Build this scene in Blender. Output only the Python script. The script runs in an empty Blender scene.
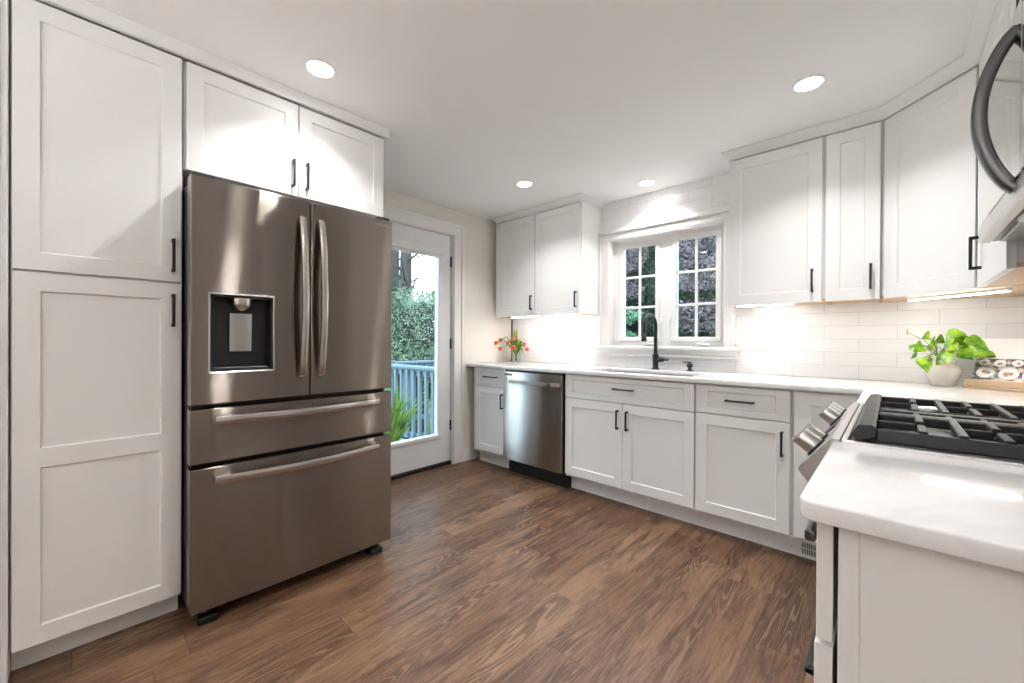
import bpy, bmesh, math, random
from mathutils import Vector, Matrix

# ------------------------------------------------------------------ camera, world, exposure
S = bpy.context.scene
COL = S.collection
FPX, YAW, PITCH, ROLL, CAMZ = 407.78, 43.035, -0.184, 0.282, 1.14
cd = bpy.data.cameras.new('camera')
cam = bpy.data.objects.new('camera', cd)
COL.objects.link(cam)
cd.sensor_fit = 'HORIZONTAL'
cd.sensor_width = 36.0
cd.lens = FPX / 1024 * 36.0
cd.clip_start = 0.02
T, P, R = math.radians(YAW), math.radians(PITCH), math.radians(ROLL)
fw = Vector((-math.sin(T) * math.cos(P), math.cos(T) * math.cos(P), math.sin(P)))
rt = Vector((math.cos(T), math.sin(T), 0))
up = rt.cross(fw)
rt, up = rt * math.cos(R) + up * math.sin(R), up * math.cos(R) - rt * math.sin(R)
M = Matrix((rt, up, -fw)).transposed().to_4x4()
M.translation = Vector((0, 0, CAMZ))
cam.matrix_world = M
S.camera = cam

w = bpy.data.worlds.new('overcast_sky')
S.world = w
w.use_nodes = True
wn = w.node_tree
wn.nodes.clear()
bg = wn.nodes.new('ShaderNodeBackground')
ou = wn.nodes.new('ShaderNodeOutputWorld')
tc = wn.nodes.new('ShaderNodeTexCoord')
sx = wn.nodes.new('ShaderNodeSeparateXYZ')
rp = wn.nodes.new('ShaderNodeValToRGB')
wn.links.new(tc.outputs['Generated'], sx.inputs[0])
wn.links.new(sx.outputs['Z'], rp.inputs[0])
rp.color_ramp.elements[0].position = 0.0
rp.color_ramp.elements[0].color = (0.80, 0.90, 1.0, 1)
rp.color_ramp.elements[1].position = 0.6
rp.color_ramp.elements[1].color = (0.62, 0.80, 1.0, 1)
wn.links.new(rp.outputs[0], bg.inputs['Color'])
bg.inputs['Strength'].default_value = 2.4
wn.links.new(bg.outputs[0], ou.inputs[0])

VS = S.view_settings
S.display_settings.display_device = 'sRGB'
VS.view_transform = 'Standard'
VS.look = 'None'
VS.exposure = 1.72
VS.gamma = 1.0
VS.use_curve_mapping = False
S.cycles.use_denoising = True
S.cycles.max_bounces = 10
S.cycles.diffuse_bounces = 6
S.cycles.glossy_bounces = 5
S.cycles.transparent_max_bounces = 12
S.cycles.sample_clamp_indirect = 6.0
LAMP = 12.0        # glow of a recessed lens
LAMP_W = 2.28      # power of a recessed downlight
LAMP_SPREAD = 118  # beam, degrees
UPLIGHT = 62.0     # radiance of the uplights added to brighten the ceiling
STRIP = 19.0       # under-cabinet strip radiance

rng = random.Random(7)

# ------------------------------------------------------------------ materials
class N:
    def __init__(s, name):
        s.m = bpy.data.materials.new(name)
        s.m.use_nodes = True
        s.t = s.m.node_tree
        s.b = s.t.nodes['Principled BSDF']
    def new(s, kind, **kw):
        n = s.t.nodes.new('ShaderNode' + kind)
        for k, v in kw.items():
            setattr(n, k, v)
        return n
    def link(s, a, b):
        s.t.links.new(a, b)
    def put(s, sock, v):
        if isinstance(v, bpy.types.NodeSocket):
            s.link(v, sock)
        else:
            sock.default_value = v
    def math(s, op, a, b=0.0, c=0.0):
        n = s.new('Math', operation=op)
        s.put(n.inputs[0], a); s.put(n.inputs[1], b); s.put(n.inputs[2], c)
        return n.outputs[0]
    def xyz(s, x, y, z):
        n = s.new('CombineXYZ')
        s.put(n.inputs[0], x); s.put(n.inputs[1], y); s.put(n.inputs[2], z)
        return n.outputs[0]
    def noise(s, vec, scale, detail=2.0, rough=0.5, dist=0.0):
        n = s.new('TexNoise')
        s.put(n.inputs['Vector'], vec)
        n.inputs['Scale'].default_value = scale
        n.inputs['Detail'].default_value = detail
        n.inputs['Roughness'].default_value = rough
        n.inputs['Distortion'].default_value = dist
        return n.outputs['Fac']
    def ramp(s, fac, stops):
        n = s.new('ValToRGB')
        s.put(n.inputs[0], fac)
        e = n.color_ramp.elements
        while len(e) < len(stops):
            e.new(0.5)
        for k, (p, c) in zip(e, stops):
            k.position = p
            k.color = c if len(c) == 4 else (*c, 1)
        return n.outputs[0]
    def mix(s, fac, a, b, mode='MIX'):
        n = s.new('Mix', data_type='RGBA', blend_type=mode)
        s.put(n.inputs[0], fac)
        s.put(n.inputs[6], a if isinstance(a, bpy.types.NodeSocket) else (*a, 1))
        s.put(n.inputs[7], b if isinstance(b, bpy.types.NodeSocket) else (*b, 1))
        return n.outputs[2]
    def pos(s):
        g = s.new('NewGeometry')
        x = s.new('SeparateXYZ')
        s.link(g.outputs['Position'], x.inputs[0])
        return g.outputs['Position'], x.outputs
    def bump(s, h, strength=0.1, dist=0.002):
        n = s.new('Bump')
        n.inputs['Strength'].default_value = strength
        n.inputs['Distance'].default_value = dist
        s.put(n.inputs['Height'], h)
        s.link(n.outputs[0], s.b.inputs['Normal'])
    def set(s, **kw):
        for k, v in kw.items():
            k = {'rough': 'Roughness', 'metal': 'Metallic', 'col': 'Base Color', 'spec': 'Specular IOR Level',
                 'coat': 'Coat Weight', 'sub': 'Subsurface Weight', 'trans': 'Transmission Weight', 'ior': 'IOR',
                 'aniso': 'Anisotropic', 'coatr': 'Coat Roughness'}[k]
            if k == 'Base Color' and not isinstance(v, bpy.types.NodeSocket):
                v = (*v, 1)
            s.put(s.b.inputs[k], v)
        return s

def paint(name, col, rough=0.45, grain=0.0, spec=0.4):
    n = N(name)
    p, _ = n.pos()
    f = n.noise(p, 2.3, 3)
    c2 = tuple(c * 0.965 for c in col)
    n.set(col=n.mix(f, col, c2), rough=rough, spec=spec)
    if grain:
        n.bump(n.noise(p, 260, 2), grain, 0.001)
    return n.m

def metal(name, col, rough, aniso=0.0, brush=None):
    n = N(name)
    n.set(col=col, rough=rough, metal=1.0)
    if aniso:
        n.set(aniso=aniso)
        n.link(n.xyz(0.0, 0.0, 1.0), n.b.inputs['Tangent'])
    if brush:
        p, x = n.pos()
        v = {'h': n.xyz(n.math('MULTIPLY', x[0], 3), n.math('MULTIPLY', x[1], 3), n.math('MULTIPLY', x[2], 900)),
             'y': n.xyz(n.math('MULTIPLY', x[0], 700), n.math('MULTIPLY', x[1], 3), n.math('MULTIPLY', x[2], 700))}[brush]
        f = n.noise(v, 1.0, 3)
        n.set(rough=n.math('MULTIPLY_ADD', f, 0.10, rough - 0.05))
        n.set(col=n.mix(f, tuple(c * 0.94 for c in col), tuple(min(1, c * 1.05) for c in col)))
    return n.m

def brushed(name, col, rough, k):
    """metal with fine horizontal brush lines: the surface tilts up and down at random, never sideways"""
    n = N(name)
    p, x = n.pos()
    n.set(col=n.mix(n.noise(n.xyz(n.math('MULTIPLY', x[0], 2), n.math('MULTIPLY', x[1], 2), n.math('MULTIPLY', x[2], 700)), 1.0, 2), tuple(c * 0.93 for c in col), col), rough=rough, metal=1.0)
    w1 = n.new('TexWhiteNoise', noise_dimensions='3D'); n.link(p, w1.inputs['Vector'])
    sp = n.new('SeparateColor'); n.link(w1.outputs['Color'], sp.inputs[0])
    t = n.math('MULTIPLY', n.math('SUBTRACT', n.math('ADD', sp.outputs[0], sp.outputs[1]), 1.0), k)
    g = n.new('NewGeometry')
    va = n.new('VectorMath', operation='ADD')
    n.link(g.outputs['Normal'], va.inputs[0]); n.link(n.xyz(0.0, 0.0, t), va.inputs[1])
    vn = n.new('VectorMath', operation='NORMALIZE'); n.link(va.outputs[0], vn.inputs[0])
    n.link(vn.outputs[0], n.b.inputs['Normal'])
    return n.m

def plain(name, col, rough=0.5, metal_=0.0, **kw):
    n = N(name)
    p, _ = n.pos()
    n.set(col=n.mix(n.noise(p, 14, 2), col, tuple(c * 0.93 for c in col)), rough=rough, metal=metal_, **kw)
    return n.m

def emit(name, col, strength):
    n = N(name)
    n.set(col=(0.9, 0.9, 0.9), rough=0.4)
    n.b.inputs['Emission Color'].default_value = (*col, 1)
    n.b.inputs['Emission Strength'].default_value = strength
    return n.m

def pane_glass(name):
    n = N(name)
    n.t.nodes.remove(n.b)
    tr = n.new('BsdfTransparent'); tr.inputs[0].default_value = (0.95, 0.985, 0.98, 1)
    gl = n.new('BsdfGlossy'); gl.inputs['Roughness'].default_value = 0.01
    fr = n.new('Fresnel'); fr.inputs[0].default_value = 1.45
    mx = n.new('MixShader')
    n.link(n.math('MULTIPLY', fr.outputs[0], 0.8), mx.inputs[0])
    n.link(tr.outputs[0], mx.inputs[1]); n.link(gl.outputs[0], mx.inputs[2])
    n.link(mx.outputs[0], n.t.nodes['Material Output'].inputs[0])
    return n.m

def tiles(name, axis, shift):
    n = N(name)
    p, x = n.pos()
    v = n.xyz(n.math('SUBTRACT', x[axis], shift), n.math('SUBTRACT', x[2], 0.9185 - 0.0795 * 4), 0.0)
    b = n.new('TexBrick')
    n.link(v, b.inputs['Vector'])
    for k, val in (('Scale', 1.0), ('Mortar Size', 0.0011), ('Mortar Smooth', 0.15), ('Bias', 0.0), ('Brick Width', 0.328), ('Row Height', 0.0795)):
        b.inputs[k].default_value = val
    b.inputs['Color1'].default_value = (0.83, 0.82, 0.815, 1)
    b.inputs['Color2'].default_value = (0.80, 0.79, 0.785, 1)
    b.inputs['Mortar'].default_value = (0.50, 0.485, 0.475, 1)
    n.set(col=b.outputs['Color'], rough=n.math('MULTIPLY_ADD', b.outputs['Fac'], 0.5, 0.16), spec=0.5)
    n.bump(n.math('ADD', n.math('MULTIPLY', b.outputs['Fac'], -1.0), n.math('MULTIPLY', n.noise(p, 9, 1), 0.25)), 0.5, 0.002)
    return n.m

def floor_mat():
    n = N('walnut_vinyl_plank')
    p, x = n.pos()
    W, L = 0.182, 1.22
    px = n.math('DIVIDE', n.math('ADD', x[0], 0.03), W)
    row = n.math('FLOOR', px)
    fx = n.math('SUBTRACT', px, row)
    wr = n.new('TexWhiteNoise', noise_dimensions='1D'); n.link(row, wr.inputs['W'])
    py = n.math('ADD', n.math('DIVIDE', x[1], L), n.math('MULTIPLY', wr.outputs['Value'], 7.3))
    cl = n.math('FLOOR', py)
    fy = n.math('SUBTRACT', py, cl)
    wc = n.new('TexWhiteNoise', noise_dimensions='2D'); n.link(n.xyz(row, cl, 0.0), wc.inputs['Vector'])
    sp = n.new('SeparateColor'); n.link(wc.outputs['Color'], sp.inputs[0])
    r, g, bl = sp.outputs
    ox, oy = n.math('MULTIPLY', r, 41.0), n.math('MULTIPLY', g, 67.0)
    # cathedral figure: contour lines of a noise stretched along the board
    v1 = n.xyz(n.math('ADD', n.math('MULTIPLY', x[0], 8.5), ox), n.math('ADD', n.math('MULTIPLY', x[1], 0.85), oy), bl)
    h = n.noise(v1, 1.0, 2.0, 0.5, 0.35)
    ring = n.math('SINE', n.math('MULTIPLY', h, 170.0))
    v2 = n.xyz(n.math('ADD', n.math('MULTIPLY', x[0], 110.0), ox), n.math('ADD', n.math('MULTIPLY', x[1], 6.0), oy), bl)
    st = n.noise(v2, 1.0, 7, 0.7, 0.5)
    v3 = n.xyz(n.math('ADD', n.math('MULTIPLY', x[0], 17.0), ox), n.math('ADD', n.math('MULTIPLY', x[1], 2.6), oy), bl)
    blotch = n.noise(v3, 1.0, 5, 0.65, 1.0)
    v4 = n.xyz(n.math('ADD', n.math('MULTIPLY', x[0], 45.0), oy), n.math('ADD', n.math('MULTIPLY', x[1], 3.5), ox), bl)
    mid = n.noise(v4, 1.0, 5, 0.65, 0.8)
    spk = n.noise(n.xyz(n.math('MULTIPLY', x[0], 420.0), n.math('MULTIPLY', x[1], 60.0), 0.0), 1.0, 3, 0.7)
    base = n.ramp(r, [(0.0, (0.062, 0.026, 0.013)), (0.25, (0.118, 0.053, 0.026)), (0.55, (0.172, 0.085, 0.043)), (1.0, (0.250, 0.140, 0.076))])
    base = n.mix(n.math('MULTIPLY', g, 0.35), base, (0.155, 0.090, 0.055))
    c = n.mix(n.ramp(mid, [(0.40, (0, 0, 0)), (0.72, (0.42, 0.42, 0.42))]), base, (0.264, 0.161, 0.094))
    c = n.mix(n.ramp(blotch, [(0.45, (0, 0, 0)), (0.64, (0.85, 0.85, 0.85))]), c, (0.053, 0.023, 0.013))
    c = n.mix(n.ramp(st, [(0.50, (0, 0, 0)), (0.70, (0.50, 0.50, 0.50))]), c, (0.304, 0.198, 0.125))
    c = n.mix(n.ramp(st, [(0.31, (0.80, 0.80, 0.80)), (0.46, (0, 0, 0))]), c, (0.056, 0.024, 0.013))
    c = n.mix(n.ramp(spk, [(0.30, (0.35, 0.35, 0.35)), (0.50, (0, 0, 0))]), c, (0.046, 0.019, 0.009))
    c = n.mix(n.ramp(spk, [(0.55, (0, 0, 0)), (0.75, (0.30, 0.30, 0.30))]), c, (0.330, 0.218, 0.144))
    fig = n.ramp(n.noise(v3, 0.30, 1), [(0.49, (0, 0, 0)), (0.60, (1, 1, 1))])
    c = n.mix(n.math('MULTIPLY', n.ramp(ring, [(0.60, (0, 0, 0)), (0.98, (0.42, 0.42, 0.42))]), fig), c, (0.277, 0.179, 0.116))
    c = n.mix(n.math('MULTIPLY', n.ramp(ring, [(0.05, (0.55, 0.55, 0.55)), (0.50, (0, 0, 0))]), fig), c, (0.056, 0.026, 0.014))
    # knots
    vk = n.new('TexVoronoi', feature='F1')
    n.link(n.xyz(n.math('ADD', n.math('MULTIPLY', x[0], 3.4), ox), n.math('ADD', n.math('MULTIPLY', x[1], 1.7), oy), 0.0), vk.inputs['Vector'])
    vk.inputs['Scale'].default_value = 1.0
    kd = n.math('ADD', vk.outputs['Distance'], n.math('MULTIPLY', blotch, 0.22))
    c = n.mix(n.ramp(kd, [(0.14, (0.85, 0.85, 0.85)), (0.30, (0, 0, 0))]), c, (0.026, 0.011, 0.006))
    ex = n.math('MULTIPLY', n.math('MINIMUM', fx, n.math('SUBTRACT', 1.0, fx)), W)
    ey = n.math('MULTIPLY', n.math('MINIMUM', fy, n.math('SUBTRACT', 1.0, fy)), L)
    e = n.math('MINIMUM', ex, ey)
    seam = n.ramp(n.math('MULTIPLY', e, 250.0), [(0.12, (1, 1, 1)), (0.45, (0, 0, 0))])
    c = n.mix(n.math('MULTIPLY', seam, 0.75), c, (0.03, 0.015, 0.01))
    n.set(col=c, rough=n.math('MULTIPLY_ADD', st, 0.22, 0.30), spec=0.42)
    n.bump(n.math('SUBTRACT', n.math('MULTIPLY', st, 0.35), seam), 0.28, 0.0015)
    return n.m

def wood(name, a, b, sc=(60, 4, 60), rough=0.5):
    n = N(name)
    p, x = n.pos()
    v = n.xyz(n.math('MULTIPLY', x[0], sc[0]), n.math('MULTIPLY', x[1], sc[1]), n.math('MULTIPLY', x[2], sc[2]))
    n.set(col=n.mix(n.noise(v, 1.0, 5, 0.6, 0.4), a, b), rough=rough)
    return n.m

def leafy(name, a, b, rough=0.5, trans=0.25, scale=30):
    n = N(name)
    p, _ = n.pos()
    f = n.noise(p, scale, 2)
    c = n.mix(n.ramp(f, [(0.35, (0, 0, 0)), (0.65, (1, 1, 1))]), a, b)
    n.set(col=c, rough=rough, spec=0.3)
    tl = n.new('BsdfTranslucent'); n.link(c, tl.inputs[0])
    mx = n.new('MixShader'); mx.inputs[0].default_value = trans
    n.link(n.b.outputs[0], mx.inputs[1]); n.link(tl.outputs[0], mx.inputs[2])
    n.link(mx.outputs[0], n.t.nodes['Material Output'].inputs[0])
    return n.m

def quartz():
    n = N('white_quartz')
    p, _ = n.pos()
    v = n.noise(p, 2.2, 6, 0.6, 1.2)
    vein = n.ramp(n.math('ABSOLUTE', n.math('SUBTRACT', v, 0.5)), [(0.0, (0.55, 0.55, 0.55)), (0.035, (0, 0, 0))])
    n.set(col=n.mix(n.math('MULTIPLY', vein, 0.35), (0.80, 0.79, 0.785), (0.58, 0.57, 0.57)), rough=0.11, spec=0.5)
    return n.m

MT = dict(
    cab=paint('cabinet_white_paint', (0.785, 0.775, 0.76), 0.38),
    frame=paint('cabinet_frame_paint', (0.70, 0.68, 0.66), 0.45),
    toe=paint('toe_kick_paint', (0.74, 0.73, 0.715), 0.5),
    trim=paint('trim_white_paint', (0.78, 0.765, 0.75), 0.35),
    door=paint('door_white_paint', (0.75, 0.75, 0.75), 0.35),
    ceil=paint('ceiling_paint', (0.86, 0.85, 0.845), 0.9, 0.05, 0.1),
    wall=paint('greige_wall_paint', (0.75, 0.725, 0.675), 0.85, 0.05, 0.15),
    floor=floor_mat(),
    tileb=tiles('white_subway_tile', 0, 0.018),
    tiler=tiles('white_subway_tile_side', 1, 0.0),
    quartz=quartz(),
    steel=brushed('brushed_stainless', (0.285, 0.25, 0.22), 0.08, 0.62),
    steeld=brushed('dishwasher_stainless', (0.50, 0.49, 0.475), 0.16, 0.95),
    steel2=metal('handle_stainless', (0.56, 0.53, 0.50), 0.22, 0.0, 'h'),
    steelr=metal('range_stainless', (0.60, 0.59, 0.58), 0.34, 0.0, 'y'),
    micro=metal('microwave_dark_mirror', (0.62, 0.615, 0.61), 0.05),
    dark_steel=metal('dark_stainless', (0.15, 0.147, 0.147), 0.30),
    black=plain('black_matte_metal', (0.0045, 0.0042, 0.0042), 0.40),
    iron=plain('cast_iron', (0.016, 0.0155, 0.0155), 0.42),
    blk=plain('black_plastic', (0.004, 0.004, 0.004), 0.5),
    gray=plain('charcoal_plastic', (0.026, 0.025, 0.0245), 0.45),
    fside=plain('fridge_side_grey', (0.05, 0.047, 0.045), 0.5),
    sink=metal('sink_stainless', (0.42, 0.41, 0.40), 0.32),
    maple=wood('maple_underside', (0.66, 0.46, 0.28), (0.52, 0.33, 0.18), (5, 60, 60)),
    beech=wood('beech_stand', (0.74, 0.55, 0.37), (0.64, 0.44, 0.28), (8, 60, 60)),
    lamp=emit('downlight_glow', (1.0, 0.985, 0.965), LAMP),
    uplight=emit('fill_uplight_glow', (1.0, 0.99, 0.98), UPLIGHT),
    strip=emit('strip_glow', (1.0, 0.995, 0.985), STRIP),
    glass=pane_glass('window_glass'),
    plate=plain('white_plastic', (0.82, 0.82, 0.81), 0.35),
    deck=wood('deck_boards', (0.30, 0.29, 0.28), (0.22, 0.21, 0.20), (4, 60, 4)),
    rail=paint('blue_grey_deck_paint', (0.115, 0.165, 0.20), 0.6),
    bark=wood('tree_bark', (0.060, 0.050, 0.045), (0.025, 0.021, 0.018), (30, 30, 5), 0.9),
    lawn=leafy('lawn_ground', (0.07, 0.13, 0.04), (0.12, 0.17, 0.06), 0.9, 0.0, 6),
)

# ------------------------------------------------------------------ geometry helpers
class G:
    def __init__(s):
        s.bm = bmesh.new()
    def merge(s, b, mi=0):
        for f in b.faces:
            f.material_index = mi
        me = bpy.data.meshes.new('tmp')
        b.to_mesh(me); b.free()
        s.bm.from_mesh(me)
        bpy.data.meshes.remove(me)
        return s
    def box(s, x0, x1, y0, y1, z0, z1, bev=0.0, mi=0, seg=1):
        b = bmesh.new()
        bmesh.ops.create_cube(b, size=1.0)
        for v in b.verts:
            v.co = Vector(((x0 + x1) / 2 + v.co.x * (x1 - x0), (y0 + y1) / 2 + v.co.y * (y1 - y0), (z0 + z1) / 2 + v.co.z * (z1 - z0)))
        if bev:
            bmesh.ops.bevel(b, geom=b.edges[:], offset=bev, segments=seg, profile=0.5, affect='EDGES')
        return s.merge(b, mi)
    def obox(s, o, u, v, n, a0, a1, b0, b1, c0, c1, bev=0.0, mi=0, seg=1):
        b = bmesh.new()
        bmesh.ops.create_cube(b, size=1.0)
        if bev:
            for q in b.verts:
                q.co = Vector((q.co.x * (a1 - a0), q.co.y * (b1 - b0), q.co.z * (c1 - c0)))
            bmesh.ops.bevel(b, geom=b.edges[:], offset=bev, segments=seg, profile=0.5, affect='EDGES')
            for q in b.verts:
                q.co = o + u * ((a0 + a1) / 2 + q.co.x) + v * ((b0 + b1) / 2 + q.co.y) + n * ((c0 + c1) / 2 + q.co.z)
        else:
            for q in b.verts:
                q.co = o + u * ((a0 + a1) / 2 + q.co.x * (a1 - a0)) + v * ((b0 + b1) / 2 + q.co.y * (b1 - b0)) + n * ((c0 + c1) / 2 + q.co.z * (c1 - c0))
        bmesh.ops.recalc_face_normals(b, faces=b.faces[:])
        return s.merge(b, mi)
    def poly(s, pts, z0, z1, bev=0.0, mi=0, seg=2, vert_bev=()):
        b = bmesh.new()
        vs = [b.verts.new((x, y, z0)) for x, y in pts]
        f = b.faces.new(vs)
        r = bmesh.ops.extrude_face_region(b, geom=[f])
        for q in r['geom']:
            if isinstance(q, bmesh.types.BMVert):
                q.co.z = z1
        bmesh.ops.recalc_face_normals(b, faces=b.faces[:])
        for (px, py, rad) in vert_bev:
            es = [e for e in b.edges if all(abs(v.co.x - px) < 1e-4 and abs(v.co.y - py) < 1e-4 for v in e.verts)]
            bmesh.ops.bevel(b, geom=es, offset=rad, segments=6, profile=0.5, affect='EDGES')
        if bev:
            es = [e for e in b.edges if len(e.link_faces) == 2 and e.calc_face_angle() > 0.9]
            bmesh.ops.bevel(b, geom=es, offset=bev, segments=seg, profile=0.5, affect='EDGES')
        return s.merge(b, mi)
    def cells(s, xs, ys, keep, z0, z1, bev=0.0, mi=0):
        b = bmesh.new()
        for i in range(len(xs) - 1):
            for j in range(len(ys) - 1):
                if not keep(i, j):
                    continue
                for z, fl in ((z1, 0), (z0, 1)):
                    q = [b.verts.new(c) for c in ((xs[i], ys[j], z), (xs[i + 1], ys[j], z), (xs[i + 1], ys[j + 1], z), (xs[i], ys[j + 1], z))]
                    b.faces.new(q[::-1] if fl else q)
                for di, dj, (p, q) in ((-1, 0, ((0, 1), (0, 0))), (1, 0, ((1, 0), (1, 1))), (0, -1, ((0, 0), (1, 0))), (0, 1, ((1, 1), (0, 1)))):
                    a, c = i + di, j + dj
                    if 0 <= a < len(xs) - 1 and 0 <= c < len(ys) - 1 and keep(a, c):
                        continue
                    P0 = (xs[i + p[0]], ys[j + p[1]]); P1 = (xs[i + q[0]], ys[j + q[1]])
                    b.faces.new([b.verts.new(t) for t in ((*P0, z0), (*P1, z0), (*P1, z1), (*P0, z1))])
        bmesh.ops.remove_doubles(b, verts=b.verts[:], dist=1e-5)
        bmesh.ops.recalc_face_normals(b, faces=b.faces[:])
        if bev:
            es = [e for e in b.edges if len(e.link_faces) == 2 and e.calc_face_angle() > 0.9]
            bmesh.ops.bevel(b, geom=es, offset=bev, segments=2, profile=0.5, affect='EDGES')
        return s.merge(b, mi)
    def lathe(s, prof, c, seg=24, mi=0, axis=(0, 0, 1)):
        ax = Vector(axis).normalized()
        t = Vector((1, 0, 0)) if abs(ax.x) < 0.9 else Vector((0, 1, 0))
        e1 = ax.cross(t).normalized(); e2 = ax.cross(e1)
        b = bmesh.new()
        c = Vector(c)
        rings = []
        for r, h in prof:
            if r < 1e-6:
                rings.append([b.verts.new(c + ax * h)])
            else:
                rings.append([b.verts.new(c + ax * h + e1 * (r * math.cos(2 * math.pi * k / seg)) + e2 * (r * math.sin(2 * math.pi * k / seg))) for k in range(seg)])
        for A, B in zip(rings, rings[1:]):
            for k in range(seg):
                k2 = (k + 1) % seg
                if len(A) == 1 and len(B) == 1:
                    continue
                if len(A) == 1:
                    b.faces.new((A[0], B[k2], B[k]))
                elif len(B) == 1:
                    b.faces.new((A[k], A[k2], B[0]))
                else:
                    b.faces.new((A[k], A[k2], B[k2], B[k]))
        bmesh.ops.recalc_face_normals(b, faces=b.faces[:])
        return s.merge(b, mi)
    def tube(s, pts, rad, seg=10, mi=0, sec=None, ref=None, caps=True):
        """sweep; sec = list of (a,b) section offsets, ref = fixed side vector"""
        pts = [Vector(p) for p in pts]
        b = bmesh.new()
        rings = []
        for i, p in enumerate(pts):
            d = (pts[min(i + 1, len(pts) - 1)] - pts[max(i - 1, 0)]).normalized()
            if ref is not None:
                e1 = Vector(ref)
            else:
                tt = Vector((0, 0, 1)) if abs(d.z) < 0.95 else Vector((1, 0, 0))
                e1 = d.cross(tt).normalized()
            e2 = e1.cross(d).normalized()
            r = rad[i] if isinstance(rad, (list, tuple)) else rad
            ring = sec if sec else [(math.cos(2 * math.pi * k / seg), math.sin(2 * math.pi * k / seg)) for k in range(seg)]
            rings.append([b.verts.new(p + e1 * (a * r) + e2 * (c * r)) for a, c in ring])
        m = len(rings[0])
        for A, B in zip(rings, rings[1:]):
            for k in range(m):
                b.faces.new((A[k], A[(k + 1) % m], B[(k + 1) % m], B[k]))
        if caps:
            b.faces.new(rings[0][::-1]); b.faces.new(rings[-1])
        bmesh.ops.recalc_face_normals(b, faces=b.faces[:])
        return s.merge(b, mi)
    def plate(s, o, u, v, n, us, vs, panels, t=0.02, depth=0.008, slope=0.004, rim=0.0015, holes=(), mi=0, flat=False):
        """flat slab on the plane o+u*a+v*b, front at n*t; panels = recessed grid cells; holes = open cells"""
        b = bmesh.new()
        pt = lambda a, c, h: b.verts.new(o + u * a + v * c + n * h)
        def quad(*q):
            b.faces.new([pt(*k) for k in q])
        U0, U1, V0, V1 = us[0], us[-1], vs[0], vs[-1]
        uu = [us[0] + rim] + list(us[1:-1]) + [us[-1] - rim]
        vv = [vs[0] + rim] + list(vs[1:-1]) + [vs[-1] - rim]
        for i in range(len(uu) - 1):
            for j in range(len(vv) - 1):
                a0, a1, c0, c1 = uu[i], uu[i + 1], vv[j], vv[j + 1]
                if (i, j) in panels or (i, j) in holes:
                    dd = depth if (i, j) in panels else t
                    sl = slope if (i, j) in panels else 0.0
                    q0 = [(a0, c0), (a1, c0), (a1, c1), (a0, c1)]
                    q1 = [(a0 + sl, c0 + sl), (a1 - sl, c0 + sl), (a1 - sl, c1 - sl), (a0 + sl, c1 - sl)]
                    for k in range(4):
                        k2 = (k + 1) % 4
                        quad((*q0[k], t), (*q0[k2], t), (*q1[k2], t - dd), (*q1[k], t - dd))
                    if (i, j) in panels:
                        quad(*[(*k, t - dd) for k in q1])
                else:
                    quad((a0, c0, t), (a1, c0, t), (a1, c1, t), (a0, c1, t))
        a0, a1, c0, c1 = U0 + rim, U1 - rim, V0 + rim, V1 - rim
        F = [(a0, c0), (a1, c0), (a1, c1), (a0, c1)]
        K = [(U0, V0), (U1, V0), (U1, V1), (U0, V1)]
        for k in range(4):
            k2 = (k + 1) % 4
            quad((*K[k], t - rim), (*K[k2], t - rim), (*F[k2], t), (*F[k], t))
            quad((*K[k], 0), (*K[k2], 0), (*K[k2], t - rim), (*K[k], t - rim))
        if not holes:
            quad(*[(*k, 0) for k in K[::-1]])
        bmesh.ops.remove_doubles(b, verts=b.verts[:], dist=1e-6)
        return s.merge(b, mi)
    def bow(s, y0, y1, xmin, sag):
        for v in s.bm.verts:
            if v.co.x > xmin:
                t = (v.co.y - (y0 + y1) / 2) / ((y1 - y0) / 2)
                v.co.x += sag * (1 - t * t) - sag * 0.5
        return s
    def face(s, pts, mi=0):
        f = s.bm.faces.new([s.bm.verts.new(p) for p in pts])
        f.material_index = mi
        return s
    def build(s, name, mats, parent=None, smooth=True, origin=None, ang=0.6):
        bm = s.bm
        if parent is not None:
            org = world_loc(parent)
        else:
            if origin is None:
                xs = [v.co.x for v in bm.verts]; ys = [v.co.y for v in bm.verts]; zs = [v.co.z for v in bm.verts]
                origin = ((min(xs) + max(xs)) / 2, (min(ys) + max(ys)) / 2, min(zs))
            org = Vector(origin)
        for v in bm.verts:
            v.co -= org
        if smooth:
            for f in bm.faces:
                f.smooth = True
            for e in bm.edges:
                if len(e.link_faces) == 2 and e.calc_face_angle() > ang:
                    e.smooth = False
        me = bpy.data.meshes.new(name)
        bm.to_mesh(me); bm.free()
        for m in (mats if isinstance(mats, (list, tuple)) else [mats]):
            me.materials.append(m)
        o = bpy.data.objects.new(name, me)
        COL.objects.link(o)
        if parent is not None:
            o.parent = parent
        else:
            o.location = org
        return o

def world_loc(o):
    p = Vector((0, 0, 0))
    while o is not None:
        p += o.location
        o = o.parent
    return p

def tag(o, label, cat, group=None, kind=None):
    o['label'] = label
    o['category'] = cat
    if group: o['group'] = group
    if kind: o['kind'] = kind
    return o

def thing(name, label, cat, loc, group=None, kind=None):
    o = bpy.data.objects.new(name, None)
    o.empty_display_size = 0.1
    COL.objects.link(o)
    o.location = loc
    return tag(o, label, cat, group, kind)

def struct(g, name, mat, label, cat, **kw):
    return tag(g.build(name, mat, **kw), label, cat, kind='structure')

X, Y, Z = Vector((1, 0, 0)), Vector((0, 1, 0)), Vector((0, 0, 1))

# ------------------------------------------------------------------ key planes (metres)
XL = -2.945      # left wall face
YB = 3.163       # back wall plaster, tile face 8 mm in front
YT = 3.155
XR = 0.593       # right wall plaster
XRT = 0.585
YF = -2.7        # wall behind the camera
HC = 2.335       # ceiling
TOP = 2.283      # top of tall and wall cabinets
CZ0, CZ1 = 0.891, 0.9195   # countertop

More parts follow.
